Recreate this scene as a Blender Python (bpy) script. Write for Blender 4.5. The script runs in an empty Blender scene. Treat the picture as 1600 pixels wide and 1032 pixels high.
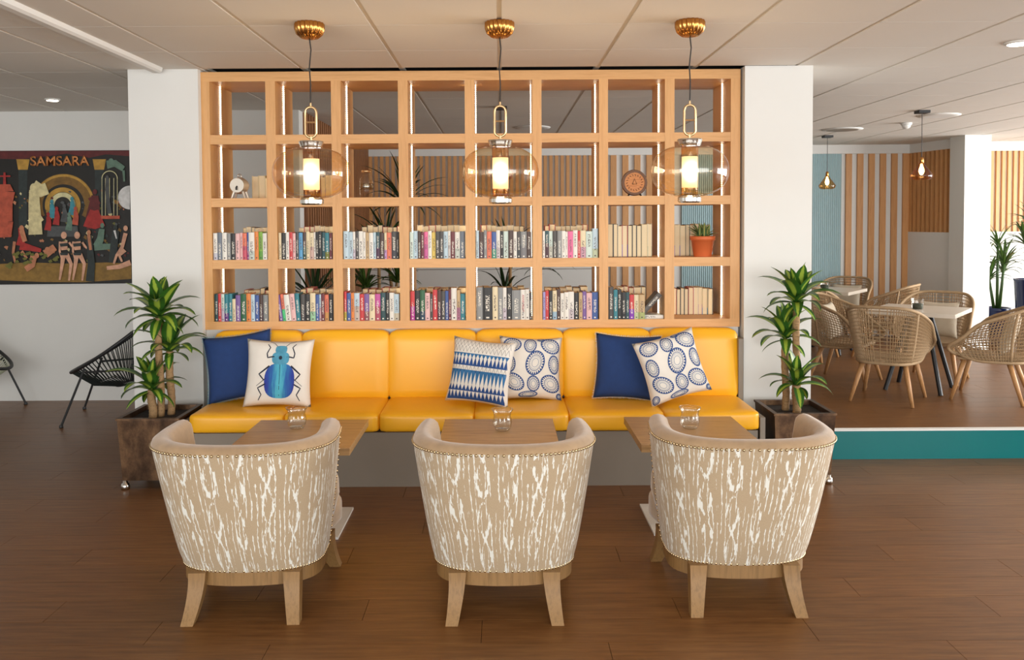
import bpy, bmesh, math, random
from mathutils import Matrix, Vector
random.seed(7)
PI=math.pi; sin=math.sin; cos=math.cos; rad=math.radians
sc=bpy.context.scene; C=sc.collection
# ------------------------------------------------------------------ camera
F=1330.0; CX,CY=782.0,395.0; PITCH=rad(2.13); ROLL=rad(-0.34); EYE=1.56
cam=bpy.data.cameras.new('camera'); co=bpy.data.objects.new('camera',cam); C.objects.link(co)
cam.sensor_width=36; cam.lens=36*F/1600; cam.shift_x=(800-CX)/1600; cam.shift_y=(CY-516)/1600
cam.clip_start=.05; cam.clip_end=100
CM=Matrix.Rotation(PI/2-PITCH,3,'X')@Matrix.Rotation(ROLL,3,'Z')
co.matrix_world=Matrix.Translation((0,0,EYE))@CM.to_4x4()
sc.camera=co
# ------------------------------------------------------------------ light
CEIL=EYE+.977
w=bpy.data.worlds.new('world'); sc.world=w; w.use_nodes=True
w.node_tree.nodes['Background'].inputs[0].default_value=(.80,.90,1,1)
w.node_tree.nodes['Background'].inputs[1].default_value=1.0
def area(name,loc,rot,sx,sy,power,col):
    l=bpy.data.lights.new(name,'AREA'); l.shape='RECTANGLE'; l.size=sx; l.size_y=sy; l.energy=power; l.color=col
    o=bpy.data.objects.new(name,l); C.objects.link(o); o.location=loc; o.rotation_euler=rot; return o
# daylight of the window fronts behind the camera and along the right side
area('window_daylight',(1.2,-3.0,1.45),(rad(90),0,0),13,2.0,430,(1,.985,.955))
area('window_daylight',(9.4,5.8,1.4),(rad(90),0,rad(90)),8.0,2.1,620,(1,.985,.96))
sc.view_settings.view_transform='Standard'; sc.view_settings.look='None'
sc.view_settings.exposure=0.3; sc.view_settings.gamma=1; sc.view_settings.use_curve_mapping=False
# ------------------------------------------------------------------ photo pixel -> place
def ray(px,py): return CM@Vector(((px-CX)/F,-(py-CY)/F,-1))
def onY(px,py,Y): d=ray(px,py); return Vector((0,0,EYE))+d*(Y/d.y)
def onZ(px,py,z): d=ray(px,py); return Vector((0,0,EYE))+d*((z-EYE)/d.z)
# ------------------------------------------------------------------ materials
def lin(h):
    if not isinstance(h,str): return tuple(h)[:3]
    h=h.lstrip('#'); r=[int(h[i:i+2],16)/255 for i in (0,2,4)]
    return tuple(c/12.92 if c<=.04045 else ((c+.055)/1.055)**2.4 for c in r)
class NT:
    def __init__(s,name):
        s.m=bpy.data.materials.new(name); s.m.use_nodes=True; s.t=s.m.node_tree
        s.b=s.t.nodes['Principled BSDF']; s.out=s.t.nodes['Material Output']
    def n(s,typ,**kw):
        n=s.t.nodes.new(typ)
        for k,v in kw.items(): setattr(n,k,v)
        return n
    def put(s,sock,v):
        if v is None: return
        if hasattr(v,'is_linked'): s.t.links.new(v,sock)
        else:
            if sock.type=='RGBA' and not hasattr(v,'__len__'): v=(v,v,v,1)
            if sock.type=='RGBA' and len(v)==3: v=tuple(v)+(1,)
            sock.default_value=v
    def m_(s,op,a,b=None,c=None):
        n=s.n('ShaderNodeMath',operation=op)
        for i,v in enumerate((a,b,c)): s.put(n.inputs[i],v) if v is not None else None
        return n.outputs[0]
    def coord(s,kind='Object'): return s.n('ShaderNodeTexCoord').outputs[kind]
    def mapping(s,vec,scale=(1,1,1),loc=(0,0,0)):
        n=s.n('ShaderNodeMapping'); s.put(n.inputs['Vector'],vec); n.inputs['Scale'].default_value=scale; n.inputs['Location'].default_value=loc
        return n.outputs[0]
    def noise(s,vec,scale,detail=3,rough=.55):
        n=s.n('ShaderNodeTexNoise'); s.put(n.inputs['Vector'],vec); n.inputs['Scale'].default_value=scale
        n.inputs['Detail'].default_value=detail; n.inputs['Roughness'].default_value=rough; return n.outputs['Fac']
    def mix(s,f,a,b):
        n=s.n('ShaderNodeMix',data_type='RGBA'); s.put(n.inputs[0],f); s.put(n.inputs[6],a); s.put(n.inputs[7],b); return n.outputs[2]
    def ramp(s,f,stops):
        n=s.n('ShaderNodeValToRGB'); s.put(n.inputs[0],f); e=n.color_ramp.elements
        while len(e)<len(stops): e.new(.5)
        for i,(p,c) in enumerate(stops): e[i].position=p; e[i].color=tuple(lin(c))+(1,)
        return n.outputs[0]
    def bump(s,h,strength=.2,dist=.01):
        n=s.n('ShaderNodeBump'); n.inputs['Strength'].default_value=strength; n.inputs['Distance'].default_value=dist
        s.put(n.inputs['Height'],h); s.put(s.b.inputs['Normal'],n.outputs[0])
    def sep(s,vec):
        n=s.n('ShaderNodeSeparateXYZ'); s.put(n.inputs[0],vec); return n.outputs
    def set(s,col=None,rough=.5,metal=0,**kw):
        s.put(s.b.inputs['Base Color'],col); s.put(s.b.inputs['Roughness'],rough); s.b.inputs['Metallic'].default_value=metal
        for k,v in kw.items(): s.put(s.b.inputs[k.replace('_',' ')],v)
        return s.m
def plain(name,col,rough=.5,metal=0,var=.12,scale=6,bump=0,bscale=120,**kw):
    s=NT(name); c=lin(col); f=s.noise(s.coord(),scale)
    a=tuple(min(1,x*(1+var)) for x in c); b=tuple(x*(1-var) for x in c)
    s.set(s.mix(f,b,a),rough,metal,**kw)
    if bump: s.bump(s.noise(s.coord(),bscale),bump,.004)
    return s.m
def wood(name,c1,c2,axis=2,rough=.45,scale=5,rnd=.12):
    s=NT(name); o=s.coord(); sc_=[14,14,14]; sc_[axis]=.9
    v=s.mapping(o,sc_); 
    inf=s.n('ShaderNodeObjectInfo'); 
    ad=s.n('ShaderNodeVectorMath',operation='ADD'); s.put(ad.inputs[0],v)
    cx=s.n('ShaderNodeCombineXYZ'); r=s.m_('MULTIPLY',inf.outputs['Random'],37.0)
    for i in range(3): s.put(cx.inputs[i],r)
    s.put(ad.inputs[1],cx.outputs[0])
    f=s.noise(ad.outputs[0],scale,5,.65)
    col=s.ramp(f,[(.28,c2),(.5,c1),(.74,c2)])
    br=s.m_('ADD',s.m_('MULTIPLY',inf.outputs['Random'],2*rnd),1-rnd)
    hv=s.n('ShaderNodeHueSaturation'); s.put(hv.inputs['Color'],col); s.put(hv.inputs['Value'],br)
    s.bump(f,.08,.002)
    return s.set(hv.outputs[0],rough)
def glass(name,tint,edge=.9,base=.06,rough=.02):
    s=NT(name); s.t.nodes.remove(s.b)
    tr=s.n('ShaderNodeBsdfTransparent'); lw0=s.n('ShaderNodeLayerWeight'); lw0.inputs[0].default_value=.5; deep=tuple(c**2.6 for c in lin(tint)); s.put(tr.inputs[0],s.mix(s.m_('POWER',lw0.outputs['Facing'],2.5),lin(tint),deep)); gl=s.n('ShaderNodeBsdfGlossy'); gl.inputs['Roughness'].default_value=rough
    lw=s.n('ShaderNodeLayerWeight'); lw.inputs[0].default_value=.35
    f=s.m_('ADD',s.m_('MULTIPLY',s.m_('POWER',lw.outputs['Facing'],3.0),edge),base)
    mx=s.n('ShaderNodeMixShader'); s.put(mx.inputs[0],f); s.put(mx.inputs[1],tr.outputs[0]); s.put(mx.inputs[2],gl.outputs[0])
    s.put(s.out.inputs[0],mx.outputs[0]); return s.m
def emit(name,col,strength):
    s=NT(name); s.set(lin(col),.4); s.put(s.b.inputs['Emission Color'],lin(col)); s.b.inputs['Emission Strength'].default_value=strength; return s.m
M={}
def oak_case(axis): return wood('oak_'+'xyz'[axis],'#d8a468','#c79254',axis,.42,3.2,.04)
M['oak_v']=oak_case(2); M['oak_h']=oak_case(0)
M['white']=plain('white_paint','#dcdcd8',.6,0,.03,3,.05,200)
M['ceil']=plain('ceiling_tile','#dcd8d0',.75,0,.03,2,.12,260)
M['bar']=plain('ceiling_bar','#cfc7b9',.5,0,.03)
M['dark']=plain('dark_void','#1c1a18',.8)
def floor_mat():
    s=NT('floor_plank'); o=s.coord(); inf=s.n('ShaderNodeObjectInfo')
    geo=s.n('ShaderNodeNewGeometry').outputs['Position']
    v=s.mapping(geo,(1.1,16,1)); f=s.noise(v,3.2,6,.62); f2=s.noise(s.mapping(geo,(3,70,1)),4,3,.6)
    col=s.ramp(s.m_('ADD',s.m_('MULTIPLY',f,.72),s.m_('MULTIPLY',f2,.28)),[(.3,'#54361a'),(.5,'#714a27'),(.72,'#866037')])
    hv=s.n('ShaderNodeHueSaturation'); s.put(hv.inputs['Color'],col); s.put(hv.inputs['Value'],s.m_('ADD',s.m_('MULTIPLY',inf.outputs['Random'],.18),.91))
    s.bump(f2,.12,.002); s.set(hv.outputs[0],.36); s.b.inputs['Specular IOR Level'].default_value=.45; return s.m
M['floor']=floor_mat()
M['yellow']=plain('yellow_leather','#f6b420',.34,0,.05,4,.08,350)
M['taupe']=plain('taupe_laminate','#857b6e',.45,0,.05,5)
M['navy']=plain('navy_cotton','#1b3a70',.85,0,.15,30,.25,500)
M['cotton']=plain('white_cotton','#e6e1d8',.9,0,.04,20,.2,500)
M['ink']=plain('blue_ink','#2f6a9c',.85,0,.3,25)
M['ink_dark']=plain('dark_blue_ink','#264a86',.85,0,.3,25)
M['ink_black']=plain('black_ink','#22283a',.85)
M['ink_teal']=plain('teal_ink','#4f97b4',.85,0,.3,40)
M['brass']=plain('brass','#c08a4a',.22,1,.1,8)
M['gold']=plain('pale_gold','#d9b98c',.3,1,.05)
M['chrome']=plain('chrome','#d9d6d0',.15,1,.05)
M['silver']=plain('old_silver','#cfc8bb',.45,.6,.1,20)
M['black']=plain('black_metal','#1b1c1e',.5,0,.1)
M['cord']=plain('black_cord','#26221f',.6)
M['amber']=glass('amber_glass','#fcf1de',.8,.09)
M['amber2']=glass('deep_amber_glass','#f3cf9c',.5,.07)
M['clear']=glass('clear_glass','#fdfdfb',1.0,.09)
def frost():
    s=NT('frosted_lit_glass'); z=s.sep(s.coord())[2]; d=s.m_('DIVIDE',s.m_('SUBTRACT',z,-.74),.038); g=s.m_('EXPONENT',s.m_('MULTIPLY',s.m_('MULTIPLY',d,d),-1.0))
    s.set(lin('#f0dcc0'),.5); s.put(s.b.inputs['Emission Color'],lin('#ffd2a0')); s.put(s.b.inputs['Emission Strength'],s.m_('ADD',.75,s.m_('MULTIPLY',g,1.6))); return s.m
M['frost']=frost()
M['bulb']=emit('lit_bulb','#ffdca0',14)
M['led_hot']=emit('downlight','#fff3da',14)
def led():
    s=NT('led_strip'); z=s.sep(s.coord())[2]
    fr=s.m_('FRACT',s.m_('MULTIPLY',z,1/.0135)); d=s.m_('ABSOLUTE',s.m_('SUBTRACT',fr,.5))
    e=s.m_('ADD',s.m_('MULTIPLY',s.m_('LESS_THAN',d,.27),7.0),1.2)
    s.set((.9,.9,.9),.4); s.put(s.b.inputs['Emission Color'],lin('#fff0d2')); s.put(s.b.inputs['Emission Strength'],e); return s.m
M['led']=led()
M['velvet']=plain('beige_velvet','#a08462',.8,0,.3,18,.2,300); M['velvet'].node_tree.nodes['Principled BSDF'].inputs['Sheen Weight'].default_value=.5
M['oakleg']=wood('weathered_oak','#8a683d','#70532d',2,.55,4,.05)
M['table']=wood('walnut_top','#ba9463','#8e6c46',0,.4,3,.05)
M['stud']=plain('brass_stud','#c9b38e',.25,1,.05)
def ikat():
    s=NT('ikat_fabric'); uv=s.coord('UV'); x,y,_=s.sep(uv)
    jag=s.noise(s.mapping(uv,(260,34,1)),1,1); big=s.noise(s.mapping(uv,(11,7,1)),1,2)
    big=s.noise(s.mapping(uv,(9,3.5,1)),1,1)
    u=s.m_('ADD',s.m_('ADD',x,s.m_('MULTIPLY',s.m_('SUBTRACT',big,.5),.035)),s.m_('MULTIPLY',s.m_('SUBTRACT',jag,.5),.012))
    a=s.m_('FRACT',s.m_('MULTIPLY',u,1/.0165)); ln=s.m_('LESS_THAN',a,.17)
    mk=s.m_('GREATER_THAN',s.noise(s.mapping(uv,(60,7,1),(3,1,0)),1,1),.47)
    thin=s.m_('MULTIPLY',ln,mk)
    p=.098; q=s.m_('MULTIPLY',u,1/p); colid=s.m_('FLOOR',q)
    dx=s.m_('MULTIPLY',s.m_('SUBTRACT',s.m_('FRACT',q),.5),p)
    ph=s.m_('MULTIPLY',colid,2.1)
    A=s.m_('MULTIPLY',s.m_('SINE',s.m_('ADD',s.m_('MULTIPLY',y,PI/.17),ph)),.020)
    d=s.m_('ABSOLUTE',s.m_('SUBTRACT',s.m_('ABSOLUTE',dx),s.m_('ABSOLUTE',A)))
    blk=s.noise(s.mapping(uv,(230,26,1),(1,9,0)),1,1)
    th=s.m_('ADD',s.m_('MULTIPLY',s.m_('SUBTRACT',s.noise(s.mapping(uv,(26,14,1),(7,5,0)),1,2),.43),.030),s.m_('MULTIPLY',s.m_('SUBTRACT',blk,.5),.016))
    lens=s.m_('LESS_THAN',d,th)
    f=s.m_('MAXIMUM',thin,lens)
    base=s.mix(s.noise(s.mapping(uv,(500,160,1)),1,2),lin('#9d886b'),lin('#b9a486'))
    s.set(s.mix(f,base,lin('#dddcd3')),.85); s.b.inputs['Sheen Weight'].default_value=.2
    s.bump(s.m_('ADD',f,s.noise(s.mapping(uv,(600,300,1)),1,1)),.25,.002); return s.m
M['ikat']=ikat()
M['rust']=None
def planter_mat():
    s=NT('bronzed_metal'); o=s.coord(); f=s.noise(s.mapping(o,(5,5,3)),1.6,6,.7)
    s.set(s.ramp(f,[(.3,'#2c211a'),(.5,'#5a4331'),(.7,'#86674a')]),s.m_('ADD',s.m_('MULTIPLY',f,.3),.25),.75); return s.m
M['planter']=planter_mat()
M['soil']=plain('soil','#1f1712',.95,0,.4,40,.6,60)
M['cane']=wood('cane_bark','#a08058','#6e5233',0,.8,6,.1)
def leaf_mat(name,edge,mid,w=.34,rough=.4):
    s=NT(name); x,y,_=s.sep(s.coord('UV')); d=s.m_('ABSOLUTE',s.m_('SUBTRACT',y,.5)); d=s.m_('ADD',d,s.m_('MULTIPLY',s.m_('SUBTRACT',s.noise(s.mapping(s.coord('UV'),(2,30,1)),1,2),.5),.12))
    s.set(s.ramp(s.m_('MULTIPLY',d,2.0),[(0,mid),(w*.6,mid),(w,edge),(1,edge)]),rough); s.b.inputs['Subsurface Weight'].default_value=0; return s.m
M['leaf']=leaf_mat('striped_leaf','#2f5a1c','#93ab3c',.42)
M['leaf_dark']=leaf_mat('dark_leaf','#1c3418','#2c4a20',.4)
M['leaf_palm']=leaf_mat('palm_leaf','#35521f','#4f6d2b',.4)
M['terracotta']=plain('terracotta_plastic','#d26a3a',.5,0,.06,5)
M['succ']=leaf_mat('succulent_leaf','#5d7a4a','#b9a860',.3)
M['rattan']=plain('rattan_rope','#a58a68',.7,0,.2,40,.3,300)
M['teak']=wood('light_teak','#b98a5a','#9c6f42',2,.5,4,.06)
M['stone']=plain('pale_tabletop','#d8cdbd',.35,0,.05,6)
M['linen']=plain('linen_cushion','#c9bda8',.9,0,.06,20,.25,400)
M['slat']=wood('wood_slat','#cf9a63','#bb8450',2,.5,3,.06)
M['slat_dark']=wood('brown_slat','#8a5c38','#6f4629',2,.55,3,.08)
M['blue']=plain('pale_blue_panel','#a9c3c8',.5,0,.04)
M['teal']=plain('teal_gloss','#00696b',.2,0,.06,3)
M['bluepot']=plain('dark_blue_glaze','#16264f',.2,0,.15)
M['page']=plain('paper_edge','#ead9b4',.85,0,.1,30)
def book_mat():
    s=NT('book_cover'); inf=s.n('ShaderNodeObjectInfo'); g=s.coord('Generated'); x,y,z=s.sep(g); rnd=inf.outputs['Random']
    lum=s.n('ShaderNodeRGBToBW'); s.put(lum.inputs[0],inf.outputs['Color'])
    dark=s.m_('LESS_THAN',lum.outputs[0],.28)
    tcol=s.mix(dark,lin('#4a3c3a'),lin('#e8e2d4'))
    off=s.n('ShaderNodeCombineXYZ'); s.put(off.inputs[0],s.m_('MULTIPLY',rnd,50.0)); s.put(off.inputs[2],s.m_('MULTIPLY',rnd,91.0))
    va=s.n('ShaderNodeVectorMath',operation='ADD'); s.put(va.inputs[0],s.mapping(g,(5,0,34))); s.put(va.inputs[1],off.outputs[0])
    tx=s.m_('GREATER_THAN',s.noise(va.outputs[0],1,1),.52)
    zr=s.m_('LESS_THAN',s.m_('ABSOLUTE',s.m_('SUBTRACT',z,s.m_('ADD',.5,s.m_('MULTIPLY',s.m_('SUBTRACT',rnd,.5),.3)))),.24)
    xr=s.m_('LESS_THAN',s.m_('ABSOLUTE',s.m_('SUBTRACT',x,.5)),.22)
    t=s.m_('MULTIPLY',s.m_('MULTIPLY',tx,zr),xr)
    dot=s.m_('MULTIPLY',s.m_('LESS_THAN',s.m_('ABSOLUTE',s.m_('SUBTRACT',z,.07)),.022),s.m_('LESS_THAN',s.m_('ABSOLUTE',s.m_('SUBTRACT',x,.5)),.16))
    t=s.m_('MAXIMUM',t,dot)
    # some spines carry a second colour block
    blk=s.m_('MULTIPLY',s.m_('GREATER_THAN',s.m_('FRACT',s.m_('MULTIPLY',rnd,7.3)),.68),s.m_('LESS_THAN',z,s.m_('ADD',.25,s.m_('MULTIPLY',s.m_('FRACT',s.m_('MULTIPLY',rnd,13.7)),.3))))
    hs=s.n('ShaderNodeHueSaturation'); s.put(hs.inputs['Color'],inf.outputs['Color']); s.put(hs.inputs['Hue'],s.m_('FRACT',s.m_('MULTIPLY',rnd,3.1))); hs.inputs['Value'].default_value=.75
    c=s.mix(blk,inf.outputs['Color'],hs.outputs[0])
    s.set(s.mix(t,c,tcol),.45); return s.m
M['book']=book_mat()
# ------------------------------------------------------------------ mesh helpers
class MB:
    def __init__(s): s.v=[]; s.f=[]; s.uv=None
    def add(s,vs,fs):
        n=len(s.v); s.v+= [tuple(p) for p in vs]; s.f+=[tuple(i+n for i in f) for f in fs]; return s
    def box(s,x0,x1,y0,y1,z0,z1):
        return s.add([(x,y,z) for z in (z0,z1) for y in (y0,y1) for x in (x0,x1)],[(0,2,3,1),(4,5,7,6),(0,1,5,4),(2,6,7,3),(0,4,6,2),(1,3,7,5)])
    def hexa(s,b,t):   # bottom quad, top quad (ccw from above)
        return s.add(list(b)+list(t),[(3,2,1,0),(4,5,6,7),(0,1,5,4),(1,2,6,5),(2,3,7,6),(3,0,4,7)])
    def lathe(s,prof,seg=24,c=(0,0,0),cap=True,rib=0,nr=0):
        vs=[];fs=[]
        for r,z in prof:
            for k in range(seg):
                a=2*PI*k/seg; rr=r*(1+rib*(abs(sin(nr*a/2))-.5)) if nr else r
                vs.append((c[0]+rr*cos(a),c[1]+rr*sin(a),c[2]+z))
        n=len(prof)
        for i in range(n-1):
            for k in range(seg): k2=(k+1)%seg; fs.append((i*seg+k,i*seg+k2,(i+1)*seg+k2,(i+1)*seg+k))
        if cap: fs.append(tuple(range(seg))[::-1]); fs.append(tuple((n-1)*seg+k for k in range(seg)))
        return s.add(vs,fs)
    def tube(s,pts,r,seg=8,closed=False):
        pts=[Vector(p) for p in pts]; n=len(pts); vs=[];fs=[]; up=None
        rs=r if hasattr(r,'__len__') else [r]*n
        for i,p in enumerate(pts):
            a=pts[(i-1)%n] if (closed or i>0) else p; b=pts[(i+1)%n] if (closed or i<n-1) else p
            t=(b-a).normalized()
            if up is None: up=Vector((0,0,1)) if abs(t.z)<.9 else Vector((1,0,0))
            e1=t.cross(up)
            if e1.length<1e-5: e1=t.cross(Vector((0,1,0)))
            e1.normalize(); e2=e1.cross(t); up=e2
            for k in range(seg): a_=2*PI*k/seg; vs.append(p+e1*(rs[i]*cos(a_))+e2*(rs[i]*sin(a_)))
        for i in range(n if closed else n-1):
            j=(i+1)%n
            for k in range(seg): k2=(k+1)%seg; fs.append((i*seg+k,j*seg+k,j*seg+k2,i*seg+k2))
        if not closed: fs.append(tuple(range(seg))); fs.append(tuple((n-1)*seg+k for k in range(seg))[::-1])
        return s.add(vs,fs)
    def grid(s,rows,wrap=False):   # rows: list of equal-length point lists
        nr=len(rows); nc=len(rows[0]); vs=[p for r in rows for p in r]; fs=[]
        for i in range(nr-1):
            for k in range(nc if wrap else nc-1): k2=(k+1)%nc; fs.append((i*nc+k,i*nc+k2,(i+1)*nc+k2,(i+1)*nc+k))
        return s.add(vs,fs)
    def rbox(s,x0,x1,y0,y1,z0,z1,r,puff=0,n=5):
        # soft box: superellipsoid-like subdivided block with rounded edges, puffed faces
        cx,cy,cz=(x0+x1)/2,(y0+y1)/2,(z0+z1)/2; hx,hy,hz=(x1-x0)/2,(y1-y0)/2,(z1-z0)/2
        bm=bmesh.new(); bmesh.ops.create_cube(bm,size=2); bmesh.ops.subdivide_edges(bm,edges=bm.edges[:],cuts=n,use_grid_fill=True)
        vs=[]
        for v in bm.verts:
            q=Vector((max(-1,min(1,v.co.x)),max(-1,min(1,v.co.y)),max(-1,min(1,v.co.z))))
            q=Vector((math.copysign(abs(q.x)**.55,q.x),math.copysign(abs(q.y)**.55,q.y),math.copysign(abs(q.z)**.55,q.z)))
            p=Vector((q.x*hx,q.y*hy,q.z*hz)); inn=Vector((max(-hx+r,min(hx-r,p.x)),max(-hy+r,min(hy-r,p.y)),max(-hz+r,min(hz-r,p.z))))
            d=p-inn
            if d.length>1e-6: p=inn+d.normalized()*r
            if puff:
                k=(1-q.x**2),(1-q.y**2),(1-q.z**2)
                ax=max(range(3),key=lambda i:abs(q[i])); w=1
                for i in range(3):
                    if i!=ax: w*=k[i]**.5 if k[i]>0 else 0
                p[ax]+=math.copysign(puff*w,p[ax])
            vs.append((p.x+cx,p.y+cy,p.z+cz))
        bm.verts.index_update(); fs=[tuple(v.index for v in f.verts) for f in bm.faces]; bm.free()
        return s.add(vs,fs)
    def mesh(s,name,mat,smooth=False):
        me=bpy.data.meshes.new(name); me.from_pydata(s.v,[],s.f); 
        if s.uv:
            l=me.uv_layers.new(name='UVMap')
            for lp in me.loops: l.data[lp.index].uv=s.uv[lp.vertex_index]
        if mat: me.materials.append(mat)
        bm=bmesh.new(); bm.from_mesh(me); bmesh.ops.recalc_face_normals(bm,faces=bm.faces[:]); bm.to_mesh(me); bm.free()
        if smooth: me.shade_smooth()
        me.update(); return me
    def build(s,name,mat,parent=None,smooth=False,auto=None):
        me=s.mesh(name,mat,smooth or auto is not None)
        if auto is not None: me.set_sharp_from_angle(angle=rad(auto))
        return link(name,me,parent)
def link(name,me,parent=None,loc=None,rot=None,scale=None):
    o=bpy.data.objects.new(name,me); C.objects.link(o)
    if parent: o.parent=parent
    if loc is not None: o.location=loc
    if rot is not None: o.rotation_euler=rot
    if scale is not None: o.scale=scale
    return o
def tag(o,label=None,cat=None,group=None,kind=None):
    if label: o['label']=label
    if cat: o['category']=cat
    if group: o['group']=group
    if kind: o['kind']=kind
    return o
def thing(name,label,cat,loc=(0,0,0),rz=0,group=None):
    o=bpy.data.objects.new(name,None); C.objects.link(o); o.empty_display_size=.1
    o.location=loc; o.rotation_euler=(0,0,rz); return tag(o,label,cat,group)
def dup(root,loc,rz,label=None,parent=None):
    r=root.copy(); C.objects.link(r)
    if parent is not None: r.parent=parent
    else: r.location=loc; r.rotation_euler=(0,0,rz)
    if label: r['label']=label
    for ch in root.children: dup(ch,None,None,None,r)
    return r
def struct(name,mb,mat,label,cat='wall',smooth=False):
    return tag(mb.build(name,mat,None,smooth),label,cat,kind='structure')
ORD=['first','second','third','fourth','fifth','sixth','seventh','eighth','ninth','tenth','eleventh','twelfth','thirteenth','fourteenth','fifteenth','sixteenth','seventeenth']
# ------------------------------------------------------------------ the room
X0,X1=-6.6,9.6; YB=-3.2
WL=7.45; YF=11.3; XS=-1.75
# floor: planks
fl=struct('floor',MB().box(X0,X1,YB,YF+.2,-.12,-.006),M['dark'],'brown wood plank floor of the whole lounge','floor')
PW,PL=.185,1.25
pm=MB().box(.001,PL-.001,.0008,PW-.0008,-.006,0).mesh('plank',M['floor'])
rest=MB(); cand=[]
j=0; y=YB
while y<YF:
    x=X0-(j*.47)%PL
    while x<X1:
        cx_,cy_=x+PL/2,y+PW/2
        vis=cy_>2.7 and abs(cx_)<.62*cy_+.9 and not(cy_>WL and cx_<XS)
        cand.append((0 if vis else 1,cy_,x,y)); x+=PL
    y+=PW; j+=1
cand.sort()
for i,(v,cy_,x,y) in enumerate(cand):
    if v==0 and i<295: link('plank',pm,fl,(x,y,0))
    else: rest.box(x+.001,x+PL-.001,y+.0008,y+PW-.0008,-.006,0)
tag(rest.build('plank',M['floor'],fl),kind='stuff')
# ceiling: tiles between recessed bars
T=.6285; TD=.632; TY0=4.27
ce=struct('ceiling',MB().box(X0,X1,YB,YF+.2,CEIL+.03,CEIL+.1),M['dark'],'suspended ceiling of off-white tiles','ceiling')
tm=MB().box(.012,T-.012,.002,TD-.002,0,.02).mesh('ceiling_tile',M['ceil'])
rest=MB(); bars=MB(); joints=MB()
n=0
for i in range(-11,16):
    bars.box(i*T-.016,i*T+.016,YB,YF,CEIL+.006,CEIL+.022)
    for k in range(-12,12):
        x,y=i*T,TY0+k*TD
        if y>YF or x>X1 or x+T<X0: continue
        cyy=y+TD/2; xm=x+T/2
        if k==1 and -1.95<xm<1.6:
            if abs(xm)<.62*cyy+.5: MB().box(x+.012,x+T-.012,y+.002,5.44,CEIL,CEIL+.02).build('ceiling_tile',M['ceil'],ce)
            else: rest.box(x+.012,x+T-.012,y+.002,5.44,CEIL,CEIL+.02)
            continue
        if k==2 and -1.95<xm<1.6:   # above the bookcase the tiles stop short of it
            rest.box(x+.012,x+T-.012,6.0,y+TD-.002,CEIL,CEIL+.02); continue
        if cyy>3.2 and cyy<10 and abs(xm)<.62*cyy+.5 and not(cyy>WL and xm<XS) and n<280: link('ceiling_tile',tm,ce,(x,y,CEIL)); n+=1
        else: rest.box(x+.012,x+T-.012,y+.002,y+TD-.002,CEIL,CEIL+.02)
tag(rest.build('ceiling_tile',M['ceil'],ce),kind='stuff')
tag(bars.build('ceiling_bar',M['bar'],ce),kind='stuff')
# cable trunking on the ceiling
tb=MB(); pr=[(-.04,0),(-.035,-.022),(-.02,-.032),(.02,-.032),(.035,-.022),(.04,0)]
tb.grid([[(-2.16+a,y,CEIL+b) for a,b in pr] for y in (YB,5.4)]); tb.f.append(tuple(range(6,12)))
tag(tb.build('cable_trunking',M['white']),'long white rounded trunking strip along the ceiling','trunking')
# walls
wl=struct('wall_left',MB().box(X0,XS,WL,WL+.15,0,CEIL),M['white'],'plain white wall carrying the dark show poster')
struct('wall_outer',MB().box(X0-.15,X0,YB,WL+.15,0,CEIL),M['white'],'white side wall at the poster end')
PF=5.45
struct('wall_pillar_left',MB().box(onY(199.5,120,PF).x,onY(309,120,PF).x,PF,6.05,0,CEIL),M['white'],'white pillar between poster wall and bookcase','pillar')
PRX0,PRX1=onY(1164,110,PF).x,onY(1270.5,110,PF).x
struct('wall_pillar_right',MB().box(PRX0,PRX1,PF,6.05,0,CEIL),M['white'],'white pillar between bookcase and rattan dining area','pillar')
fp=onZ(1508,211,CEIL); fpw=onZ(1548,211,CEIL).x
struct('wall_pillar_far',MB().box(fp.x,fpw,fp.y,fp.y+.33,0,CEIL),M['white'],'white pillar beside the slatted far wall','pillar')
wb=struct('wall_back',MB().box(XS-.1,5.45,YF,YF+.15,0,CEIL),M['white'],'far white wall with wooden slats and a pale blue panel')
SB,ST=1.385,2.42
def slat(parent,x0,x1,y0,y1,z0,z1,mat): return MB().box(x0,x1,y0,y1,z0,z1).mesh('slat',mat)
sm=MB().box(-.021,.021,-.035,0,SB,ST).mesh('slat',M['slat'])
x=XS+.04
while x<1.36: link('slat',sm,wb,(x,YF,0)); x+=.0745
wm=MB().box(-.039,.039,-.03,0,.02,ST).mesh('slat',M['slat'])
for px in (958.5+8.5,977+9,996+9): pass
for i in range(5): link('slat',wm,wb,(1.50+i*.158,YF,0))
for i in range(7): link('slat',wm,wb,(onY(1325+i*17.75,300,YF).x,YF,0))
MB().box(XS,5.45,YF-.045,YF,ST,CEIL).build('header',M['white'],wb)
MB().box(XS,1.36,YF-.03,YF,.0,SB).build('lower_panel',M['white'],wb)
for z in (.45,.92): MB().box(XS,1.36,YF-.034,YF-.03,z-.004,z+.004).build('panel_joint',M['taupe'],wb)
bl=MB(); bx0,bx1=onY(1064,300,YF).x,onY(1313,300,YF).x; nb=int((bx1-bx0)/.013)
rows=[[],[]]
for i in range(nb):
    xx=bx0+(bx1-bx0)*i/(nb-1); yy=YF-.02-.012*(i%2)
    rows[0].append((xx,yy,.02)); rows[1].append((xx,yy,ST))
bl.grid(rows); tag(bl.build('ribbed_panel',M['blue'],wb),kind='stuff')
# brown slatted side wall going back behind the bookcase
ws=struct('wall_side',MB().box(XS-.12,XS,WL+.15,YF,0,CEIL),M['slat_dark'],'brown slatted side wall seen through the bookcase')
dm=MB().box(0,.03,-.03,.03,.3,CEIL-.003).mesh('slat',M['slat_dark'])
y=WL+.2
while y<YF-.1: link('slat',dm,ws,(XS,y,0)); y+=.1
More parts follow.
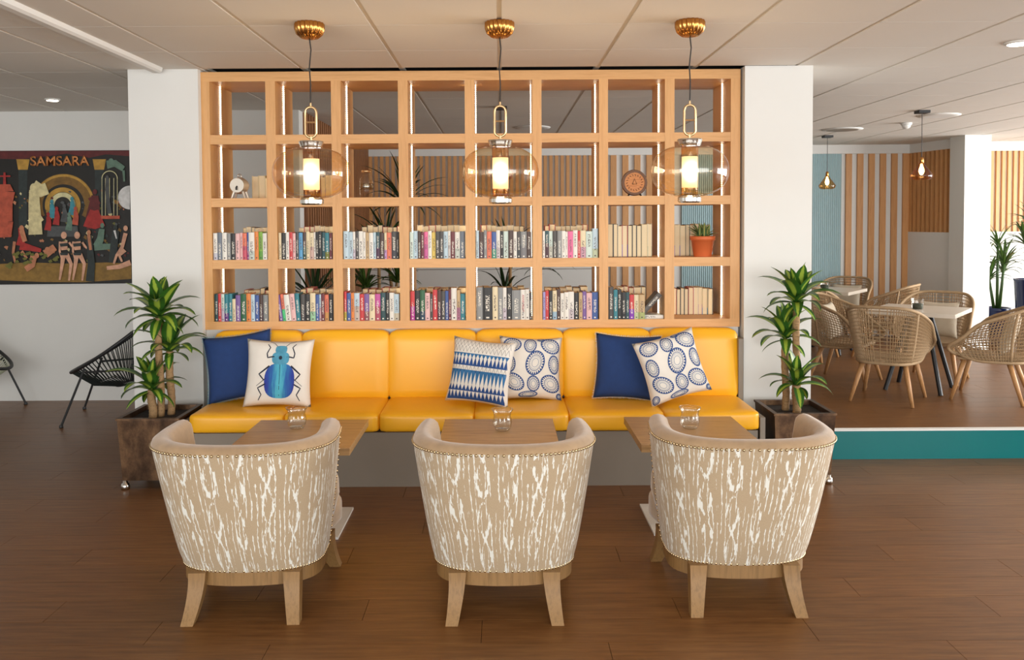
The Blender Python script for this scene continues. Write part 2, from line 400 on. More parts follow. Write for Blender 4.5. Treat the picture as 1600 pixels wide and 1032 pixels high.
# jog and far right wall
a=Vector((5.43,YF,0)); b=Vector((5.62,10.42,0)); nrm=Vector((-(b-a).y,(b-a).x,0)).normalized()*-1
if nrm.x>0: nrm=-nrm
wj=struct('wall_jog',MB().hexa([a,a-nrm*.12,b-nrm*.12,b],[p+Vector((0,0,CEIL)) for p in (a,a-nrm*.12,b-nrm*.12,b)]),M['white'],'short slatted wall return beside the far pillar')
ang=math.atan2((b-a).y,(b-a).x)
for i in range(11):
    p=a+(b-a)*((i+.5)/11); link('slat',sm,wj,p,(0,0,ang+ (PI if True else 0)))
for ch in list(wj.children): ch.rotation_euler[2]=math.atan2(nrm.y,nrm.x)+PI/2
p0,p1=a+nrm*.04,b+nrm*.04
MB().hexa([a,b,p1,p0],[q+Vector((0,0,.0)) for q in (a,b,p1,p0)]) 
hd=MB(); hd.hexa([q+Vector((0,0,ST)) for q in (a,b,p1,p0)],[q+Vector((0,0,CEIL)) for q in (a,b,p1,p0)]); hd.build('header',M['white'],wj)
lp=MB(); lp.hexa([q for q in (a,b,p1,p0)],[q+Vector((0,0,SB)) for q in (a,b,p1,p0)]); lp.build('lower_panel',M['white'],wj)
wr=struct('wall_right',MB().box(5.62,X1,10.95,11.1,0,CEIL),M['white'],'slatted wall behind the blue plant pots')
x=5.7
while x<8.6: link('slat',sm,wr,(x,10.95,0)); x+=.0745
MB().box(5.62,X1,10.905,10.95,ST,CEIL).build('header',M['white'],wr); MB().box(5.62,X1,10.915,10.95,0,SB).build('lower_panel',M['white'],wr)
# teal kerb
k0=onY(1280,716,5.47).x
kb=struct('trim_1',MB().box(PRX1,X1,5.47,5.51,0,.185),M['teal'],'low glossy teal kerb on the floor beside the bronze planter','kerb')
MB().box(PRX1,X1,5.466,5.512,.185,.195).build('white_edge',M['white'],kb)
# ------------------------------------------------------------------ bookcase
BY=5.5; BD=.46
bc=thing('bookcase','open oak bookcase grid with lit shelves above the yellow banquette','bookcase')
edges=[(312.4,327),(414.6,429.7),(517,532),(621.7,636.8),(726,741),(831.5,846),(936,950),(1039,1054),(1142,1157)]
UX=[((onY(a,150,BY).x),(onY(b,150,BY).x)) for a,b in edges]
zs=[onY(780,y,BY).z for y in (110,125,208.6,223,307.5,321.3,404,418,500.5,513)]
ZT,ZT0=zs[0],zs[1]; SH=[(zs[3],zs[2]),(zs[5],zs[4]),(zs[7],zs[6])]; ZB1,ZB0=zs[8],zs[9]
MB().box(UX[0][0],UX[-1][1],BY,BY+BD,ZT0,ZT).build('top_board',M['oak_h'],bc)
MB().box(UX[0][0],UX[-1][1],BY,BY+BD,ZB0,ZB1).build('bottom_board',M['oak_h'],bc)
for a,b in UX: MB().box(a,b,BY,BY+BD,ZB1,ZT0).build('upright',M['oak_v'],bc)
for i in range(8):
    for (z0,z1) in SH: MB().box(UX[i][1],UX[i+1][0],BY+.002,BY+BD-.002,z0,z1).build('shelf',M['oak_h'],bc)
    lv=[ZB1]+[z for s in SH[::-1] for z in s]+[ZT0]
    for r in range(4):
        z0,z1=lv[2*r],lv[2*r+1]
        for xs,sg in ((UX[i][1],1),(UX[i+1][0],-1)):
            m=MB(); x2=xs+sg*.006; m.box(min(xs,x2),max(xs,x2),BY+.203,BY+.211,z0,z1); m.build('led_strip',M['led'],bc)
struct('wall_low',MB().box(UX[0][0],UX[-1][1],5.53,BY+BD,0,ZB0),M['white'],'low white wall under the oak bookcase')
# ---- books
mb=MB(); cv=.09
def bookmesh():
    m=MB(); m.box(-.5,-.5+cv,-.0,1,0,1); m.box(.5-cv,.5,0,1,0,1)
    # rounded spine
    prof=[(-.5,.02),(-.3,-.012),(0,-.02),(.3,-.012),(.5,.02)]
    rows=[[(x,y,0) for x,y in prof],[(x,y,1) for x,y in prof]]; m.grid(rows)
    rows=[[(x,.03,0) for x,y in prof],[(x,.03,1) for x,y in prof]]; m.grid(rows)
    for z in (0,1): m.grid([[(x,y,z) for x,y in prof],[(x,.03,z) for x,y in prof]])
    return m.mesh('book',M['book'])
BKM=bookmesh(); PGM=MB().box(-.5+cv,.5-cv,.03,.97,.012,.985).mesh('pages',M['page'])
def srgb(h): return tuple(lin(h))+(1,)
def book(x,y,z,w_,d,h,col,label,group,lean=0,flip=False,rot=None):
    o=link('book',BKM,None,(x,y,z)); o.scale=(w_,d,h); o.color=srgb(col)
    if flip: o.rotation_euler=(0,0,PI); o.location=(x,y+d,z)
    if lean: o.rotation_euler=(0,lean,0)
    if rot: o.rotation_euler=rot
    tag(o,label,'book',group); p=link('pages',PGM,o); return o
CN={'w':('#e6e3da','white'),'c':('#e2d3ae','cream'),'k':('#23211f','black'),'d':('#474340','dark grey'),'g':('#8b8d8c','grey'),'r':('#c8373a','red'),'o':('#e0843a','orange'),'l':('#7fae3a','lime green'),
 's':('#6b7480','slate'),'p':('#e3b7b5','pale pink'),'m':('#6b2a30','maroon'),'b':('#5aa0cc','sky blue'),'B':('#3f5c9c','blue'),'t':('#2f7f8c','teal'),'T':('#234a50','dark teal'),'G':('#27603c','green'),'u':('#bcd3de','pale blue'),
 'n':('#4a332a','dark brown'),'y':('#dcc05a','yellow'),'v':('#7a5a9a','purple'),'M':('#c2509a','magenta'),'q':('#e2785a','coral'),'a':('#c3a67a','tan'),'L':('#a49ccb','lavender'),'K':('#e56a9a','pink'),'e':('#cfe0d6','pale green')}
cells={ (3,1):'w35 s40 w40 g32 k43 p35 p25 q35 B17 w50 o35 l35 w37',(3,2):'c24 k40 w30 r30 p25 d28 b34 n30 c30 c35 w18 k25 k28 T30 t35 m25',
 (4,1):'T30 r25 e27 t33 t32 c28- v40 G51 o37 u33 B37 n32 g42',(4,2):'v28/ q25/ w45/ p40/ t36/ d37 k43 c45 B30 u16 m30 q33 k34',
 (3,3):'u45 u35 w20 d28 w36 w22 a30 w35 u22 T32 n38 c20 q40 d43N k15',(3,4):'e30 u37 n28 m28 K33 w32 y33 d35 d33 u38 w23 m37 w43 s40',
 (4,3):'r20+ B35 o27 u45 r39 v40 c47 M45 T42 k32 w38 u41',(4,4):'r37+ k45+ G42+ p43 d23 r40+ n32+ d35+ B28+ m23+ w48++ a30+ t40',
 (3,5):'u25 n40 g26 q40 B38 w32 k29 e40 n43 w28 d32 g50 n40',(3,6):'w20 T32 e30 d38 g35 w30 w20 K42 w37 r22 c45 e53 u43+',
 (4,5):'g53++ k82++ c45++ g43++ w30++ k45++ g73+ w40+A w32+ d21',(4,6):'L22 r28+ k31+ c35+ n30+ w32 w36 w44 k40 a30 v32 p46 B48',
 (4,7):'d40+++ t31++ k32++ k34+ T28+ r38 c37 a47'}
SHZ={3:SH[2][1],4:ZB1}
rowname={3:'middle shelf',4:'bottom shelf'}
for (r,cidx),seq in cells.items():
    x0=UX[cidx-1][1]; x1=UX[cidx][0]; z=SHZ[r]; items=seq.split(); tot=0; parsed=[]
    for it in items:
        c=it[0]; num=''.join(ch for ch in it[1:] if ch.isdigit()); fl_=it[1+len(num):]; parsed.append((c,float(num),fl_)); tot+=float(num)
    span=(x1-x0)-.012; sclx=span/tot
    if cidx==7: sclx=.0054*.145*1.05
    x=x0+.004; lean0=None
    for i,(c,wd,fg) in enumerate(parsed):
        wm_=wd*sclx; h=.176+random.uniform(-.006,.006)+.017*fg.count('+')-(.03 if '-' in fg else 0)
        if r==4 and cidx==7: h=.158+.017*fg.count('+')
        hexc,nm=CN[c]; lean=0; xx=x+wm_/2
        if '/' in fg: lean=-rad(7)+rad(.9)*i
        lab=f"{nm} book, {ORD[i]} from the poster end on the {rowname[r]}, {ORD[cidx-1]} bay"
        if '/' in fg: xx-= .0
        bk=book(xx,BY+.012+random.uniform(0,.008),z+ (abs(sin(lean))*wm_/2 if lean else 0),wm_*.965,.125,h,hexc,lab,'books standing in the oak bookcase',lean)
        if 'N' in fg or 'A' in fg: bk['title']= 'JO NESBØ' if 'N' in fg else 'ANNE HOLT'
        x+=wm_
def pages_row(r,cidx,xa,xb,n,h,yoff,who):
    z=SHZ[r]; cols=['#d8cdb4','#b4453c','#3c3a3a','#d9c9a0','#c9b78e','#e0d8c4']
    x=xa
    ws_=[random.uniform(.8,1.25) for _ in range(n)]; s_=(xb-xa)/sum(ws_)
    for i,q in enumerate(ws_):
        w_=q*s_; book(x+w_/2,BY+yoff,z,w_*.97,.13,h+random.uniform(-.008,.008),random.choice(cols),f"{ORD[i]} spine-inward cream book from the poster end {who}, {rowname[r]}, {ORD[cidx-1]} bay",'books turned spine inwards',0,True); x+=w_
for cidx in range(1,7):
    inset=.11 if cidx<4 else .04
    for r in (3,4):
        xa=UX[cidx-1][1]+(.13 if cidx==1 else .085 if cidx<4 else .03); xb=UX[cidx][0]-(.008 if cidx<5 else .05)
        pages_row(r,cidx,xa,xb,8 if r==3 else 6,.212 if r==3 else .19,.24,'behind the front row')
pages_row(3,7,UX[6][1]+.006,UX[6][1]+.30,9,.212,.10,'on its own')
pages_row(3,8,UX[7][1]+.006,UX[7][1]+.28,8,.212,.19,'behind the terracotta pot')
pages_row(4,8,UX[7][1]+.006,UX[7][1]+.315,10,.18,.25,'on its own')
pages_row(4,7,UX[6][1]+.10,UX[6][1]+.29,5,.19,.26,'behind the front row')
SHZ[2]=SH[1][1]; rowname[2]='upper shelf'
pages_row(2,1,UX[0][1]+.20,UX[1][0]-.01,4,.15,.22,'behind the silver barrel')
pages_row(2,2,UX[1][1]+.24,UX[2][0]-.01,4,.15,.22,'below the glass lamp')
# leaning and flat books in the seventh bay
xl=UX[7][0]
book(xl-.083,BY+.09,ZB1,.03,.13,.155,'#e6e3da','white book lying flat on the bottom shelf, seventh bay','books standing in the oak bookcase',0,False,(0,0,0))
o=[ob for ob in C.objects if ob.get('label','').startswith('white book lying flat')][0]; o.location=(xl-.163,BY+.03,ZB1+.012); o.rotation_euler=(0,rad(90),0); o.scale=(.024,.13,.16)
book(xl-.137,BY+.03,ZB1+.036,.032,.13,.17,'#57534f','dark grey book leaning over the flat white book, seventh bay','books standing in the oak bookcase',rad(42))
# spine lettering that can be read
def text_mesh(txt,size,extr=.0006,bold=0):
    cu=bpy.data.curves.new('lettering','FONT'); cu.body=txt; cu.size=size; cu.extrude=extr; cu.offset=bold; cu.align_x='CENTER'; cu.align_y='CENTER'
    ob=bpy.data.objects.new('tmp',cu); C.objects.link(ob); dg=bpy.context.evaluated_depsgraph_get()
    me=bpy.data.meshes.new_from_object(ob.evaluated_get(dg)); bpy.data.objects.remove(ob); return me
for ob in [o for o in C.objects if o.get('title')]:
    t=ob['title']; del ob['title']; me=text_mesh(t,.022); me.materials.clear(); me.materials.append(M['ink_black'] if False else plain('letter_paint','#d8d2c4' if 'N' in t[:4] and 'JO' in t else '#b8322f',.5))
    p=link('spine_lettering',me,ob,(0,-.03,.55),(PI/2,PI/2,0),(1/ob.scale[2]*.9,1/ob.scale[0]*.9,1/ob.scale[1]))
# ---- ornaments on the shelves
z=SH[1][1]
p=onY(377,300,BY+.13); t=thing('silver_barrel','small silver barrel ornament on four feet, on the upper shelf','ornament',(p.x,BY+.10,z),rad(-5))
m=MB(); pr=[(.044,-.05),(.047,-.05),(.047,-.044),(.056,0),(.047,.044),(.044,.05)]
m.lathe([(r,a) for r,a in pr],20); m.v=[(x,zz,y+.085) for x,y,zz in m.v]; m.build('barrel',M['silver'],t,auto=30)
for s in (-1,1):
    for q in (-1,1): MB().tube([(s*.03,q*.025,.045),(s*.045,q*.03,.0)],[.009,.007],8).build('foot',M['silver'],t)
MB().tube([(.012*cos(a),0,.148+.012*sin(a)) for a in [i*PI/8 for i in range(16)]],.003,6,True).build('ring',M['chrome'],t)
MB().tube([(0,-.045,.08),(0,-.06,.07),(0,-.06,.055)],.006,6).build('tap',M['black'],t)
p=onY(572,300,BY+.1); t=thing('glass_bottle','clear square-shouldered glass bottle with collar on the upper shelf','bottle',(p.x,BY+.12,z))
MB().lathe([(.04,0),(.046,.006),(.046,.11),(.042,.125),(.023,.15),(.022,.172)],20).build('body',M['clear'],t,True)
MB().lathe([(.022,.165),(.032,.17),(.032,.18),(.022,.184)],16).build('lip',M['gold'],t,True)
MB().lathe([(.03,.055),(.0465,.056),(.0465,.095),(.03,.096)],20).build('print_band',glass('milky','#d8d4c8',.5,.25),t,True)
p=onY(991,300,BY+.12); t=thing('barrel_end','round wooden barrel-end plaque standing on the upper shelf','ornament',(p.x,BY+.12,z))
m=MB().lathe([(.067,.012),(.067,-.018),(.082,-.018),(.086,0),(.082,.018),(.067,.018)],28,cap=False); m.v=[(x,zz,y+.09) for x,y,zz in m.v]; m.build('rim',plain('dark_stained_wood','#6a4528',.5,0,.3,20),t)
m=MB().lathe([(.068,-.012),(.068,.012)],28); m.v=[(x,zz,y+.09) for x,y,zz in m.v]; m.build('disc',wood('carved_oak','#d08a4c','#a8652f',0,.5,9,.05),t)
m=MB()
for k in range(18): a=k*PI/9; m.tube([(.045*cos(a),-.014,.09+.045*sin(a)),(.055*cos(a+.1),-.014,.09+.055*sin(a+.1))],.002,5)
m.tube([(-.015,-.014,.08),(0,-.014,.115),(.015,-.014,.08),(-.015,-.014,.08)],.0025,5); tag(m.build('carving',plain('carved_line','#5f3a1e',.6),t),kind='stuff')
for s in (-1,1): MB().tube([(s*.03,-.01,.022),(s*.042,-.02,.004)],.006,6).build('foot',M['black'],t)
# succulent in a terracotta pot
p=onY(1097,400,BY+.1); t=thing('potted_succulent','spiky succulent in an orange plastic pot on the middle shelf','plant',(p.x,BY+.088,SH[2][1]))
MB().lathe([(.055,0),(.058,.004),(.073,.108),(.08,.108),(.082,.135),(.076,.135),(.072,.12),(0.001,.118)],28,cap=False).build('pot',M['terracotta'],t,True)
def leaf_mesh(name,L,W,e0,droop,mat,seg=8,fold=.25,tipw=.02):
    rows=[];uv=[]; x=z=0; m=MB(); m.uv=[]
    for i in range(seg+1):
        t=i/seg; th=e0-droop*t**1.4; wd=W*(max(0,sin(PI*min(1,.12+.88*t)))**.75)*(1 if t<1 else 0)+W*tipw*(1-t)
        if i: x+=L/seg*cos(th); z+=L/seg*sin(th)
        up=fold*wd; nx,nz=-sin(th),cos(th)
        row=[(x+nx*up,-wd/2,z+nz*up),(x,0,z),(x+nx*up,wd/2,z+nz*up)]
        rows.append(row); m.uv+=[(t,0),(t,.5),(t,1)]
    m.grid(rows); return m.mesh(name,mat,True)
sl=[leaf_mesh('leaf',.115,.02,e,.25,M['succ'],4,.3) for e in (1.4,1.1,.8,.45)]
for i in range(46): link('leaf',sl[i%4],t,(random.uniform(-.03,.03),random.uniform(-.03,.03),.118),(0,0,random.uniform(0,6.28)),[random.uniform(.8,1.15)]*3)
# ------------------------------------------------------------------ banquette
SX0,SX1=-1.835,1.515; SYF=4.955; SYB=5.43
bq=thing('banquette','long yellow leather banquette of six seats on a taupe plinth','sofa')
MB().box(SX0+.01,SX1-.01,SYF+.0,5.525,0,.322).build('plinth',M['taupe'],bq)
for s,x in ((-1,SX0),(1,SX1)):
    m=MB(); xa,xb=(x-.03,x+.0) if s<0 else (x,x+.03); m.box(xa,xb,SYF-.012,5.44,0,.40); m.box(xa,xb,5.40,5.525,.40,.80); m.build('end_panel',M['taupe'],bq)
pw=(SX1-SX0)/6
for i in range(6):
    a,b=SX0+i*pw,SX0+(i+1)*pw
    MB().rbox(a+.0015,b-.0015,SYF-.02,SYB+.03,.322,.437,.026,.006,7).build('seat_cushion',M['yellow'],bq,True)
    m=MB().rbox(a+.0015,b-.0015,-.05,.05,0,.437,.03,.012,7); m.v=[(x,5.475+y-.035*(1-z/.437)*1.0+.0,.418+z) for x,y,z in m.v]; m.build('back_cushion',M['yellow'],bq,True)
# ------------------------------------------------------------------ pillows
def pillow(name,label,px,py,Y,size,mat,rx,ry,rz,printer=None,fringe=None,group='scatter cushions on the yellow banquette',T_=.065,cat='cushion'):
    """centre pixel at depth Y; rx leans it back, ry turns it in its own plane, rz yaws it"""
    c=onY(px,py,Y) if py is not None else px
    t=thing(name,label,cat,c,0,group); t.rotation_mode='XYZ'
    R=Matrix.Rotation(rz,4,'Z')@Matrix.Rotation(rx,4,'X')@Matrix.Rotation(ry,4,'Y'); t.rotation_euler=R.to_euler('XYZ')
    h=size/2
    def S(u,v,sd=-1,off=0):
        k=.085; x=h*u*(1-k*(1-v*v)*(abs(u)**3)); z_=h*v*(1-k*(1-u*u)*(abs(v)**3))
        th=T_*(max(0,(1-u**4))**.6)*(max(0,(1-v**4))**.6); wr=.004*sin(7*u+3*v)*sin(5*v-2*u)*(1-u*u)*(1-v*v)
        return (x,sd*(th+wr+off),z_)
    n=18; m=MB(); g=[-1+2*i/n for i in range(n+1)]
    m.grid([[S(u,v,-1) for u in g] for v in g]); m.grid([[S(u,v,1) for u in g] for v in g])
    bm_=m; o=m.build('cover',mat,t,True)
    bm=bmesh.new(); bm.from_mesh(o.data); bmesh.ops.remove_doubles(bm,verts=bm.verts[:],dist=.0008); bmesh.ops.recalc_face_normals(bm,faces=bm.faces[:]); bm.to_mesh(o.data); bm.free()
    if fringe:
        f=MB()
        for i in range(240):
            s_=i/60; k=int(s_)%4; q=-1+2*(s_-int(s_)); u,v=[(q,1),(1,-q),(-q,-1),(-1,q)][k]; p=Vector(S(u,v)); d=Vector((u if abs(u)>=.999 else random.uniform(-.4,.4),random.uniform(-.3,.3),v if abs(v)>=.999 else random.uniform(-.4,.4))).normalized()
            f.tube([p-d*.002,p+d*random.uniform(.006,.011)],.0012,4)
        tag(f.build('fringe',fringe,t),kind='stuff')
    if printer: printer(t,lambda u,v:S(u,v,-1,.0012))
    if py is not None:   # rest it on the seat cushions
        lo=min((R@v.co).z for v in o.data.vertices)+c.z; t.location.z+=max(0,.430-lo)
    return t
def poly_fan(m,S,cx_,cy_,pts,rings=4):
    rows=[[S(cx_+(x-cx_)*k/rings,cy_+(y-cy_)*k/rings) for x,y in pts] for k in range(0,rings+1)]
    m.grid(rows,True)
def strip(m,S,pts,w0,w1=None):
    w1=w0 if w1 is None else w1; n=len(pts); P=[]
    for i in range(n-1):
        for k in range(4): q=k/4; P.append((pts[i][0]*(1-q)+pts[i+1][0]*q,pts[i][1]*(1-q)+pts[i+1][1]*q))
    P.append(pts[-1]); L=[];Rr=[]
    for i,p in enumerate(P):
        a=P[max(0,i-1)]; b=P[min(len(P)-1,i+1)]; dx,dy=b[0]-a[0],b[1]-a[1]; l=math.hypot(dx,dy) or 1; w_=(w0+(w1-w0)*i/(len(P)-1))/2
        L.append(S(p[0]-dy/l*w_,p[1]+dx/l*w_)); Rr.append(S(p[0]+dy/l*w_,p[1]-dx/l*w_))
    m.grid([L,Rr])
def ell(cx_,cy_,a,b,rot=0,n=28,pw_=2):
    r=[]
    for k in range(n):
        t=2*PI*k/n; x=math.copysign(abs(cos(t))**(2/pw_),cos(t))*a; y=math.copysign(abs(sin(t))**(2/pw_),sin(t))*b
        r.append((cx_+x*cos(rot)-y*sin(rot),cy_+x*sin(rot)+y*cos(rot)))
    return r
def ring(m,S,cx_,cy_,a,b,rot,wd):
    o_=ell(cx_,cy_,a,b,rot,32); i_=ell(cx_,cy_,a-wd,b-wd,rot,32)
    cl=lambda p:(max(-.97,min(.97,p[0])),max(-.97,min(.97,p[1])))
    m.grid([[S(*cl(p)) for p in o_],[S(*cl(p)) for p in i_]],True)
def beetle(t,S):
    for s in (-1,1):
        ox=.10
        for pts,w0 in (([(.11,.78),(.2,.90),(.35,.97)],.012),([(.16,.46),(.34,.42),(.36,.55),(.29,.74),(.37,.86)],.028),([(.28,.18),(.54,-.06),(.40,-.24)],.035),([(.36,-.18),(.52,-.33),(.6,-.40)],.014),([(.36,-.34),(.56,-.46),(.46,-.66),(.54,-.84)],.028)):
            m=MB(); strip(m,S,[(ox+s*x*1.12,y) for x,y in pts],w0*1.5,w0*.8); m.build('beetle_leg',M['ink_black'],t)
    m=MB(); poly_fan(m,S,.10,-.25,ell(.10,-.26,.44,.52,0,30,2.6)); m.build('beetle_wings',beetle_mat(),t)
    m=MB(); poly_fan(m,S,.10,.40,ell(.10,.41,.25,.19,0,24,3)); poly_fan(m,S,.10,.66,ell(.10,.68,.17,.13,0,24,3)); m.build('beetle_head',M['ink_teal'],t)
    m=MB(); poly_fan(m,lambda u,v:S(u,v),.1,.42,ell(.1,.42,.05,.06)); m.v=[(x,y-.0008,z) for x,y,z in m.v]; strip(m,lambda u,v:(lambda p:(p[0],p[1]-.0008,p[2]))(S(u,v)),[(.1,.22),(.1,-.70)],.012); m.build('beetle_marks',M['ink_black'],t)
def beetle_mat():
    s=NT('beetle_wing'); x,y,z=s.sep(s.coord()); f=s.noise(s.mapping(s.coord(),(60,1,6)),1.5,3)
    e=s.m_('ADD',s.m_('MULTIPLY',s.m_('ABSOLUTE',s.m_('SUBTRACT',x,.02)),9.0),s.m_('MULTIPLY',s.m_('SUBTRACT',f,.5),.7))
    s.set(s.ramp(e,[(.1,'#4fb0c8'),(.35,'#2a6fae'),(.7,'#2b3f9e'),(1,'#2c2a78')]),.8); return s.m
def ovals(seed):
    def fn(t,S):
        rnd=random.Random(seed); m=MB(); m2=MB()
        spots=[(-.62,.72,.30,.24,.3),(-.05,.72,.2,.26,-.2),(.6,.7,.34,.25,-.5),(-.72,.12,.2,.28,.1),(.1,.15,.29,.40,-.35),(.72,.1,.2,.3,.1),(-.55,-.45,.35,.25,-.6),(.05,-.5,.2,.26,.1),(.6,-.5,.34,.27,-.5),(-.1,-.86,.3,.12,.1),(-.86,-.84,.12,.14,0),(.9,-.88,.1,.1,0),(.3,.93,.12,.06,0)]
        for x,y,a,b,ro in spots:
            ring(m,S,x,y,a,b,ro,.028); ring(m,S,x,y,a*.66,b*.66,ro,.014); ring(m2,S,x,y,a*.36,b*.36,ro,.010)
            n=int(14+30*(a+b)/2)
            for k in range(n):
                th=2*PI*(k+.5)/n
                def P(f,d=0): 
                    q=th+d; xx,yy=a*f*cos(q),b*f*sin(q); return (max(-.97,min(.97,x+xx*cos(ro)-yy*sin(ro))),max(-.97,min(.97,y+xx*sin(ro)+yy*cos(ro))))
                d=PI/n*.85
                m.add([S(*P(.93,-d)),S(*P(.93,d)),S(*P(.70))],[(0,1,2)]); 
                strip(m2,S,[P(.62),P(.46)],.008)
        tag(m.build('oval_print',M['ink_dark'],t),kind='stuff'); tag(m2.build('fine_print',M['ink'],t),kind='stuff')
    return fn
def triangles(t,S):
    m=MB(); m2=MB(); N=15
    def row(y0,y1,up,mat_m,half=1.0):
        for k in range(N):
            xa=-.92+1.84*k/N; xb=-.92+1.84*(k+1)/N; xm=(xa+xb)/2
            yb,yt=(y0,y1) if up else (y1,y0)
            ym=(yb+yt)/2
            mat_m.add([S(xa,yb),S(xb,yb),S(xa*.5+xm*.5,ym),S(xb*.5+xm*.5,ym),S(xm,yt)],[(0,1,3,2),(2,3,4)])
    def band(y0,y1,mm):
        g=[-.92+1.84*i/16 for i in range(17)]; mm.grid([[S(x,y0) for x in g],[S(x,(y0+y1)/2) for x in g],[S(x,y1) for x in g]])
    row(.50,.36,True,m); band(.485,.51,m); row(.16,.42,True,m2); band(.13,.17,m2)
    row(-.06,-.46,True,m); band(-.06,.0,m); row(-.62,-.44,True,m2); band(-.645,-.61,m2); row(-.86,-.62,True,m2); band(-.93,-.86,m2)
    m3=MB()
    for k in range(N):
        xa=-.92+1.84*k/N; xb=xa+1.84/N
        for y0,y1 in ((.55,.74),(.74,.93),(-.06,.13)): strip(m3,S,[(xa,y0),((xa+xb)/2,y1)],.007); strip(m3,S,[((xa+xb)/2,y1),(xb,y0)],.007)
    m.build('triangle_print',M['ink'],t); m2.build('triangle_print',M['ink_dark'],t); tag(m3.build('line_print',M['ink_black'],t),kind='stuff')
LE=rad(-14)
pillow('scatter_cushion','plain navy cushion with frayed edge behind the beetle cushion',375,580,5.315,.42,M['navy'],LE,rad(-7),rad(8),None,M['ink_teal'])
pillow('scatter_cushion','white cushion printed with a big blue beetle',436,583,5.165,.415,M['cotton'],LE,rad(1),rad(0),beetle)
pillow('scatter_cushion','white cushion with rows of blue triangles',751,582,5.165,.40,M['cotton'],LE,rad(5),rad(-14),triangles)
pillow('scatter_cushion','white cushion with blue seed ovals behind the triangle cushion',829,581,5.315,.40,M['cotton'],LE,rad(3),rad(6),ovals(1))
pillow('scatter_cushion','plain navy cushion with pale fringe beside the tilted oval cushion',980,583,5.315,.41,M['navy'],LE,rad(3),rad(-5),None,M['cotton'])
pillow('scatter_cushion','tilted white cushion with blue seed ovals beside a navy cushion',1050,589,5.155,.40,M['cotton'],LE,rad(-14),rad(8),ovals(2))
# ------------------------------------------------------------------ low tables with glasses
TZ=.473
tb=thing('side_table','square walnut-look table',  'table',(0,0,0),0,'low tables in front of the banquette')
MB().box(-.295,.295,-.295,.295,TZ-.036,TZ).build('table_top',M['table'],tb)
MB().lathe([(.03,.012),(.03,TZ-.04)],20).build('column',plain('white_steel','#dcdad4',.4),tb,True)
MB().box(-.22,.22,-.22,.22,0,.012).build('base_plate',plain('white_steel_plate','#dcdad4',.4),tb)
MB().box(-.12,.12,-.12,.12,TZ-.045,TZ-.036).build('mounting_plate',M['black'],tb)
tspots=[]
for pxs,who in (((408,575,657),'low square wood table between beetle cushion and tub chair'),((695,864,655.5),'low square wood table before the triangle cushion'),((975.5,1142,652),'low square wood table before the right-hand navy cushion')):
    l_=onZ(pxs[0],pxs[2],TZ); r_=onZ(pxs[1],pxs[2],TZ); tspots.append(((l_.x+r_.x)/2,l_.y-.295))
labs=['low square wood table in front of the beetle cushion','low square wood table in front of the triangle cushion','low square wood table in front of the tilted oval cushion']
tb.location=(*tspots[0],0); tb['label']=labs[0]
for i in (1,2): dup(tb,(*tspots[i],0),0,labs[i])
gl=thing('candle_glass','x','glass',(0,0,0),0,'glass candle holders on the low tables')
pr=[(.028,0),(.036,.004),(.046,.022),(.05,.045),(.047,.066),(.044,.08),(.048,.096),(.056,.112)]
MB().lathe(pr+[(.0545,.112),(.0465,.096),(.0425,.08),(.0455,.066),(.0485,.045),(.0445,.024),(.03,.014),(.001,.013)],32,cap=False).build('bowl',M['clear'],gl,True)
MB().lathe([(.001,0.0),(.028,0),(.034,.005),(.038,.012),(.001,.0125)],24,cap=False).build('thick_base',M['clear'],gl,True)
MB().tube([(.0555*cos(i*PI/16),.0555*sin(i*PI/16),.112) for i in range(32)],.0016,6,True).build('rim',M['clear'],gl,True)
gs=[onZ(464,670,TZ),onZ(785,673,TZ),onZ(1078,670,TZ)]
gn=['glass candle holder on the table before the beetle cushion','glass candle holder on the table before the triangle cushion','glass candle holder on the table before the tilted oval cushion']
gl.location=gs[0]; gl['label']=gn[0]
for i in (1,2): dup(gl,gs[i],0,gn[i])
